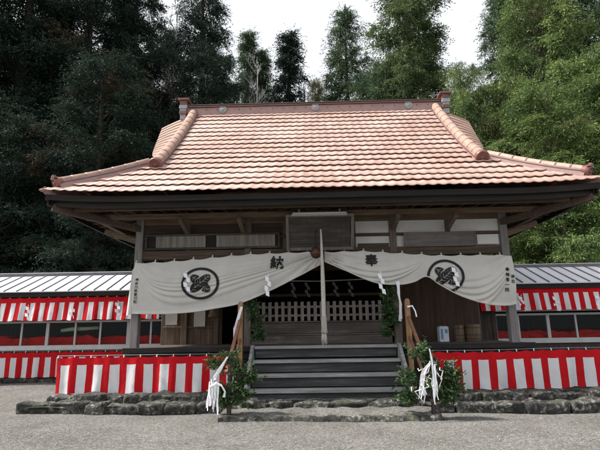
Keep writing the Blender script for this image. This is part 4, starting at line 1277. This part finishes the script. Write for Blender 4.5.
# right, sunlit
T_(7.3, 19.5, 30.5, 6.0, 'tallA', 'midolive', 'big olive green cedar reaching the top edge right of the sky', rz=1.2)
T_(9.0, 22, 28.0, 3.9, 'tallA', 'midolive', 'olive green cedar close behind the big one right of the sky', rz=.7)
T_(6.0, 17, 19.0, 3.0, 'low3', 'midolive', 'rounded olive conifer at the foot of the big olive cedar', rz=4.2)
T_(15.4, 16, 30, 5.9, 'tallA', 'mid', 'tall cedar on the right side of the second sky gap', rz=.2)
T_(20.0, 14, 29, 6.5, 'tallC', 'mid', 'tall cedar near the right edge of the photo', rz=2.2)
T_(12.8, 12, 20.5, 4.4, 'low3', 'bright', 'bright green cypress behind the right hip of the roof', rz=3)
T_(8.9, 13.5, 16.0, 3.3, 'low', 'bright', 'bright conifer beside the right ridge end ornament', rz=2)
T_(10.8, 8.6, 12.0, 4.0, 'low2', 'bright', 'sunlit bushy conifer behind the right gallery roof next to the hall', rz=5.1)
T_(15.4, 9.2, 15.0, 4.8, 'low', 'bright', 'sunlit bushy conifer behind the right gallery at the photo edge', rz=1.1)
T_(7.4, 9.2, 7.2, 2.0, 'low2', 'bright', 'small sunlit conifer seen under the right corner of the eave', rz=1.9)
# filling rows of the wood behind
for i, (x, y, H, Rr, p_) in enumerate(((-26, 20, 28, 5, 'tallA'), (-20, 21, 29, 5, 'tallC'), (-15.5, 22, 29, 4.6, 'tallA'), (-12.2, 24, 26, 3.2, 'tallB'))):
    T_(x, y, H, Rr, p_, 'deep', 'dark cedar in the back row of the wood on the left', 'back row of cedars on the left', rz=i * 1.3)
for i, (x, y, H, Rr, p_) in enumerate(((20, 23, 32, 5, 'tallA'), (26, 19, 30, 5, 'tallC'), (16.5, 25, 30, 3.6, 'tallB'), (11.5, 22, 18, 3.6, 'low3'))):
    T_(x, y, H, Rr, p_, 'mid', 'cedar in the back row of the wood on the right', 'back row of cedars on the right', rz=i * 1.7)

# bare pale trees
def bare(x, y, H, seed, label, s=1):
    rr = random.Random(seed); mb = MB(); root = empty('bare_tree', (x, y, gz(x, y)), 0, label, 'tree')
    mt = MB(); mt.tube([(0, 0, 0), (.05, 0, H * .4), (-.05, 0, H * .75), (.05, 0, H)], [.13, .10, .07, .02], 8); mt.build('trunk', M['barkpale'], root)
    def br(p, d, ln, r, lev):
        pts = [p]; q = p.copy(); dd = d.copy()
        for i in range(4):
            dd = (dd + Vector((rr.uniform(-.2, .2), rr.uniform(-.2, .2), rr.uniform(-.0, .25)))).normalized(); q = q + dd * ln / 4; pts.append(q.copy())
        mb.tube(pts, [r, r * .8, r * .6, r * .45, r * .25], 5, caps=False)
        if lev > 0:
            for i in range(4):
                k = rr.randint(1, 4); br(pts[k], (dd + Vector((rr.uniform(-.8, .8), rr.uniform(-.8, .8), rr.uniform(-.1, .6)))).normalized(), ln * .55, r * .55, lev - 1)
    for i in range(22):
        t = rr.uniform(.4, .98); a = rr.uniform(0, 2 * PI)
        br(Vector((0, 0, t * H)), Vector((math.cos(a) * .6, math.sin(a) * .6, .8)).normalized(), (1.15 - t) * H * .22 * s + .4, .045, 2)
    mb.build('branches', M['barkpale'], root)
bare(-4.15, 22, 21.6, 1, 'bare pale grey tree with upright branches left of the pointed conifer', .8)
bare(-3.0, 22.5, 20.2, 2, 'second bare pale tree, nearer the pointed conifer', .7)
bare(-.45, 23, 19.5, 3, 'thin bare tree behind the yellowish tree on the skyline', .6)
bare(-9.7, 18.5, 24, 4, 'bare pale tree among the dark cedars beside the sky gap', .8)

# ------------------------------------------------------------------ sakaki branches and streamers
def leaf_bunch(name, x, y, z0, z1, rx, n, label, seed, pole=True, H=1.3, blobs=None):
    rng = np.random.default_rng(seed); root = empty(name, (x, y, gz(x, y) if pole else z0), 0, label, 'sakaki branch')
    base = root.location.z
    C_ = []; D_ = []; V_ = []; mb = MB()
    for i in range(n):
        bx, bz, br_ = blobs[rng.integers(len(blobs))] if blobs else (0, (z0 + z1) / 2, rx)
        a = rng.uniform(0, 2 * PI); el = rng.uniform(-.7, 1.2); r_ = br_ * rng.uniform(.35, 1.05)
        tip = np.array([bx + math.cos(a) * math.cos(el) * r_, math.sin(a) * math.cos(el) * r_ * .75, bz + math.sin(el) * r_ * .9]) - np.array([0, 0, base])
        org = np.array([bx * .5, 0, bz - br_ * .5]) - np.array([0, 0, base])
        mb.tube([Vector(org), Vector(org * .45 + tip * .55 + rng.normal(size=3) * .02), Vector(tip)], [.006, .004, .002], 4, caps=False)
        m = 15
        s = rng.uniform(.45, 1.05, m)[:, None]
        P = org * (1 - s) + tip * s + rng.normal(size=(m, 3)) * .018
        dd = (tip - org)[None] / max(.05, np.linalg.norm(tip - org)) * .6 + rng.normal(size=(m, 3)) * .7 + np.array([0, 0, -.12])
        C_.append(P); D_.append(dd); V_.append(np.clip(rng.normal(.5, .25, m), 0, 1))
    C_ = np.concatenate(C_); D_ = np.concatenate(D_); V_ = np.concatenate(V_)
    V = quad_cloud(C_, D_, rng.uniform(.05, .095, len(C_)), .24, rng, .1, .2)
    link_mesh('foliage', cloud_mesh('foliage', V, V_, L['sakaki']), root)
    mb.build('twigs', M['bark'], root)
    if pole:
        mb = MB(); mb.tube([(0, 0, -.02), (.01, 0, H * .5), (0, 0, H)], [.045, .038, .030], 10); mb.build('pole', M['bark'], root)
        mb = MB(); rock(mb, -.16, .16, -.10, .12, -.04, .05, seed); mb.build('foot_stone', M['stone'], root)
        mb = MB(); mb.lathe((0, 0, .32), [(.045, -.02), (.055, -.01), (.055, .02), (.045, .03)], 12); mb.lathe((0, 0, .80), [(.04, -.02), (.05, -.01), (.05, .02), (.04, .03)], 12); mb.build('straw_tie', M['barrel'], root)
    return root
leaf_bunch('sakaki_stand', -1.78, -2.45, .2, 1.3, .4, 170, 'leafy branch lashed to a bark pole left of the stairs', 1, True, 1.15,
    [(-.25, .98, .26), (.0, 1.12, .24), (.25, .85, .30), (.10, .62, .34), (.42, .72, .22), (-.18, .55, .24), (.22, .42, .26), (-.1, .36, .2)])
leaf_bunch('sakaki_stand', 1.93, -2.5, .2, 1.4, .5, 240, 'leafy branch lashed to a bark pole right of the stairs', 2, True, 1.15,
    [(-.20, 1.22, .28), (.05, 1.02, .28), (-.45, .72, .24), (.36, .84, .28), (.42, .62, .24), (.30, .5, .30), (.0, .6, .26), (-.5, .42, .26), (.30, .36, .26)])
leaf_bunch('sakaki_branch', -1.60, -.12, 1.3, 2.4, .3, 95, 'leafy branch tied to the porch post left of the lattice', 3, False, 1,
    [(-.08, 2.2, .22), (.02, 1.95, .24), (.05, 1.7, .24), (.12, 1.5, .18)])
leaf_bunch('sakaki_branch', 1.62, -.12, 1.3, 2.9, .3, 150, 'leafy branch tied to the porch post right of the lattice', 4, False, 1,
    [(.16, 2.72, .22), (.05, 2.4, .26), (-.02, 2.1, .26), (.02, 1.8, .24), (-.12, 1.5, .18)])

def ribbon(mb, pts, w_, tw=0, seed=0):
    rr = random.Random(seed); vs_ = []
    pts = [Vector(p) for p in pts]
    for i, p in enumerate(pts):
        d = (pts[min(i + 1, len(pts) - 1)] - pts[max(0, i - 1)]).normalized()
        a = tw * i / len(pts) + rr.uniform(-.1, .1) + seed
        s = d.cross(Vector((math.sin(a) * .7, -1, 0.2))).normalized() * w_ / 2
        vs_ += [p - s, p + s]
    n_ = len(pts)
    mb.add(vs_, [(2 * i, 2 * i + 1, 2 * i + 3, 2 * i + 2) for i in range(n_ - 1)], 0, False)
def streamers(name, label, anchor, strips, w_=.035):
    root_loc = Vector(anchor); mb = MB()
    for k, st_ in enumerate(strips):
        ribbon(mb, [Vector(p) - root_loc for p in st_], w_ * random.uniform(.8, 1.3), random.uniform(-1, 1), k * .37)
    o = mb.build(name, M['white']); o.location = root_loc; tag(o, label, 'paper streamer')
    so_ = o.modifiers.new('Solidify', 'SOLIDIFY'); so_.thickness = .0015
    return o
rr = random.Random(9)
def fall(p, dx, dz, n_=7, kink=.012, curl=0):
    """one limp strip of paper from p, drifting dx sideways while it falls dz"""
    out = []; ph = rr.uniform(0, 6)
    for i in range(n_):
        t = i / (n_ - 1)
        out.append((p[0] + dx * t ** (1.0 + curl) + kink * math.sin(ph + 7 * t) * t, p[1] + .03 * math.sin(ph + 3 * t) * t - .01, p[2] - dz * t))
    return out
S = []
ax, ay, az = -1.79, -2.62, 1.14
for k in range(6): S.append(fall((ax, ay, az), -.24 + rr.uniform(-.05, .04), .42 + rr.uniform(-.06, .06), 6, .02))
for k in range(11):
    x = -2.05 + rr.uniform(-.10, .09)
    S.append(fall((x + .02, ay, .72 + rr.uniform(-.07, .03)), rr.uniform(-.06, .03), rr.uniform(.30, .56), 7, .014))
for k in range(4): S.append([(-2.08 + rr.uniform(-.03, .05), ay - .02, .62), (-1.98, ay - .06, .69 + rr.uniform(-.02, .02)), (-1.88, ay - .05, .64), (-1.82, ay - .04, .54), (-1.83 + rr.uniform(-.03, .02), ay - .03, .44)])
streamers('paper_streamers', 'bundle of white paper strips hanging from the branch stand left of the stairs', (ax, ay, az), S, .024)
S = []
ax, ay, az = 1.88, -2.72, 1.24
for k in range(5): S.append(fall((ax, ay, az), .06 + rr.uniform(-.03, .03), rr.uniform(.35, .5), 6, .015))
for k in range(8): S.append(fall((1.95 + rr.uniform(-.05, .05), ay, .95 + rr.uniform(-.05, .05)), rr.uniform(-.02, .05), rr.uniform(.35, .82), 8, .015))
for k in range(7):
    x = 1.78 + rr.uniform(-.06, .06); S.append([(1.88, ay, 1.0 + rr.uniform(-.05, .03)), (x, ay - .02, .88 + rr.uniform(-.05, .04))] + fall((x - .06, ay - .02, .80), rr.uniform(-.08, .0), rr.uniform(.18, .52), 5, .02))
for k in range(9):
    a = (1.86 + rr.uniform(-.22, .2), ay - .04, rr.uniform(.55, .92)); S.append([a, (a[0] + rr.uniform(-.05, .05), ay - .06, a[2] - .04), (a[0] + rr.uniform(-.10, .10), ay - .05, a[2] + rr.uniform(-.10, .0)), (a[0] + rr.uniform(-.06, .06), ay - .03, a[2] - rr.uniform(.15, .3))])
streamers('paper_streamers', 'tangled white paper strips hanging from the branch stand right of the stairs', (ax, ay, az), S, .017)
S = [[(-1.84 + rr.uniform(-.02, .02), -.66, 2.14), (-1.90 + rr.uniform(-.02, .02), -.68, 1.9), (-1.97 + rr.uniform(-.03, .03), -.68, 1.66), (-1.98 + rr.uniform(-.03, .03), -.68, 1.42 + rr.uniform(-.03, .08))] for k in range(5)]
streamers('paper_streamers', 'long white paper strips hanging beside the top of the left newel post', (-1.84, -.66, 2.14), S, .04)
S = [[(1.80 + rr.uniform(-.03, .03), -.5, 2.68), (1.80 + rr.uniform(-.03, .03), -.52, 2.4), (1.84 + rr.uniform(-.04, .03), -.5, 2.15), (1.80 + rr.uniform(-.06, .05), -.5, 1.82 + rr.uniform(-.1, .2))] for k in range(5)]
S += [[(1.95, -.66, 2.08), (2.06, -.68, 2.10), (2.12, -.68, 1.98), (2.14, -.68, 1.85 + rr.uniform(-.05, .05))] for k in range(2)]
streamers('paper_streamers', 'white paper strips hanging behind the top of the right newel post', (1.8, -.5, 2.68), S, .035)
# two small white pipes at the foot of the stairs
for i, x in enumerate((1.70, 1.79)):
    mb = MB(); mb.tube([(0, 0, 0), (0, 0, .3)], .012, 8); o = mb.build('white_peg', M['white']); o.location = (x + .06, -1.5, .16); tag(o, 'thin white peg at the right foot of the stairs', 'peg', 'white pegs at the foot of the stairs')

# fallen leaves on the gravel
mb = MB(); rr = random.Random(4)
for i in range(150):
    y = rr.uniform(-8.5, -2.2); x = rr.uniform(-1, 1) * (y + 11.5) * .68; s = rr.uniform(.012, .03); a = rr.uniform(0, 6); z = gz(x, y) + .012
    ca, sa = math.cos(a) * s, math.sin(a) * s
    mb.add([(x - ca, y - sa, z), (x + sa * .4, y - ca * .4, z + .006), (x + ca, y + sa, z + .002), (x - sa * .4, y + ca * .4, z + .004)], [(0, 1, 2, 3)])
o = mb.build('fallen_leaves', plain('dry_leaf', (.20, .12, .06), .8, .4, 5)); tag(o, 'small dry leaves scattered over the gravel', 'leaves', kind='stuff')
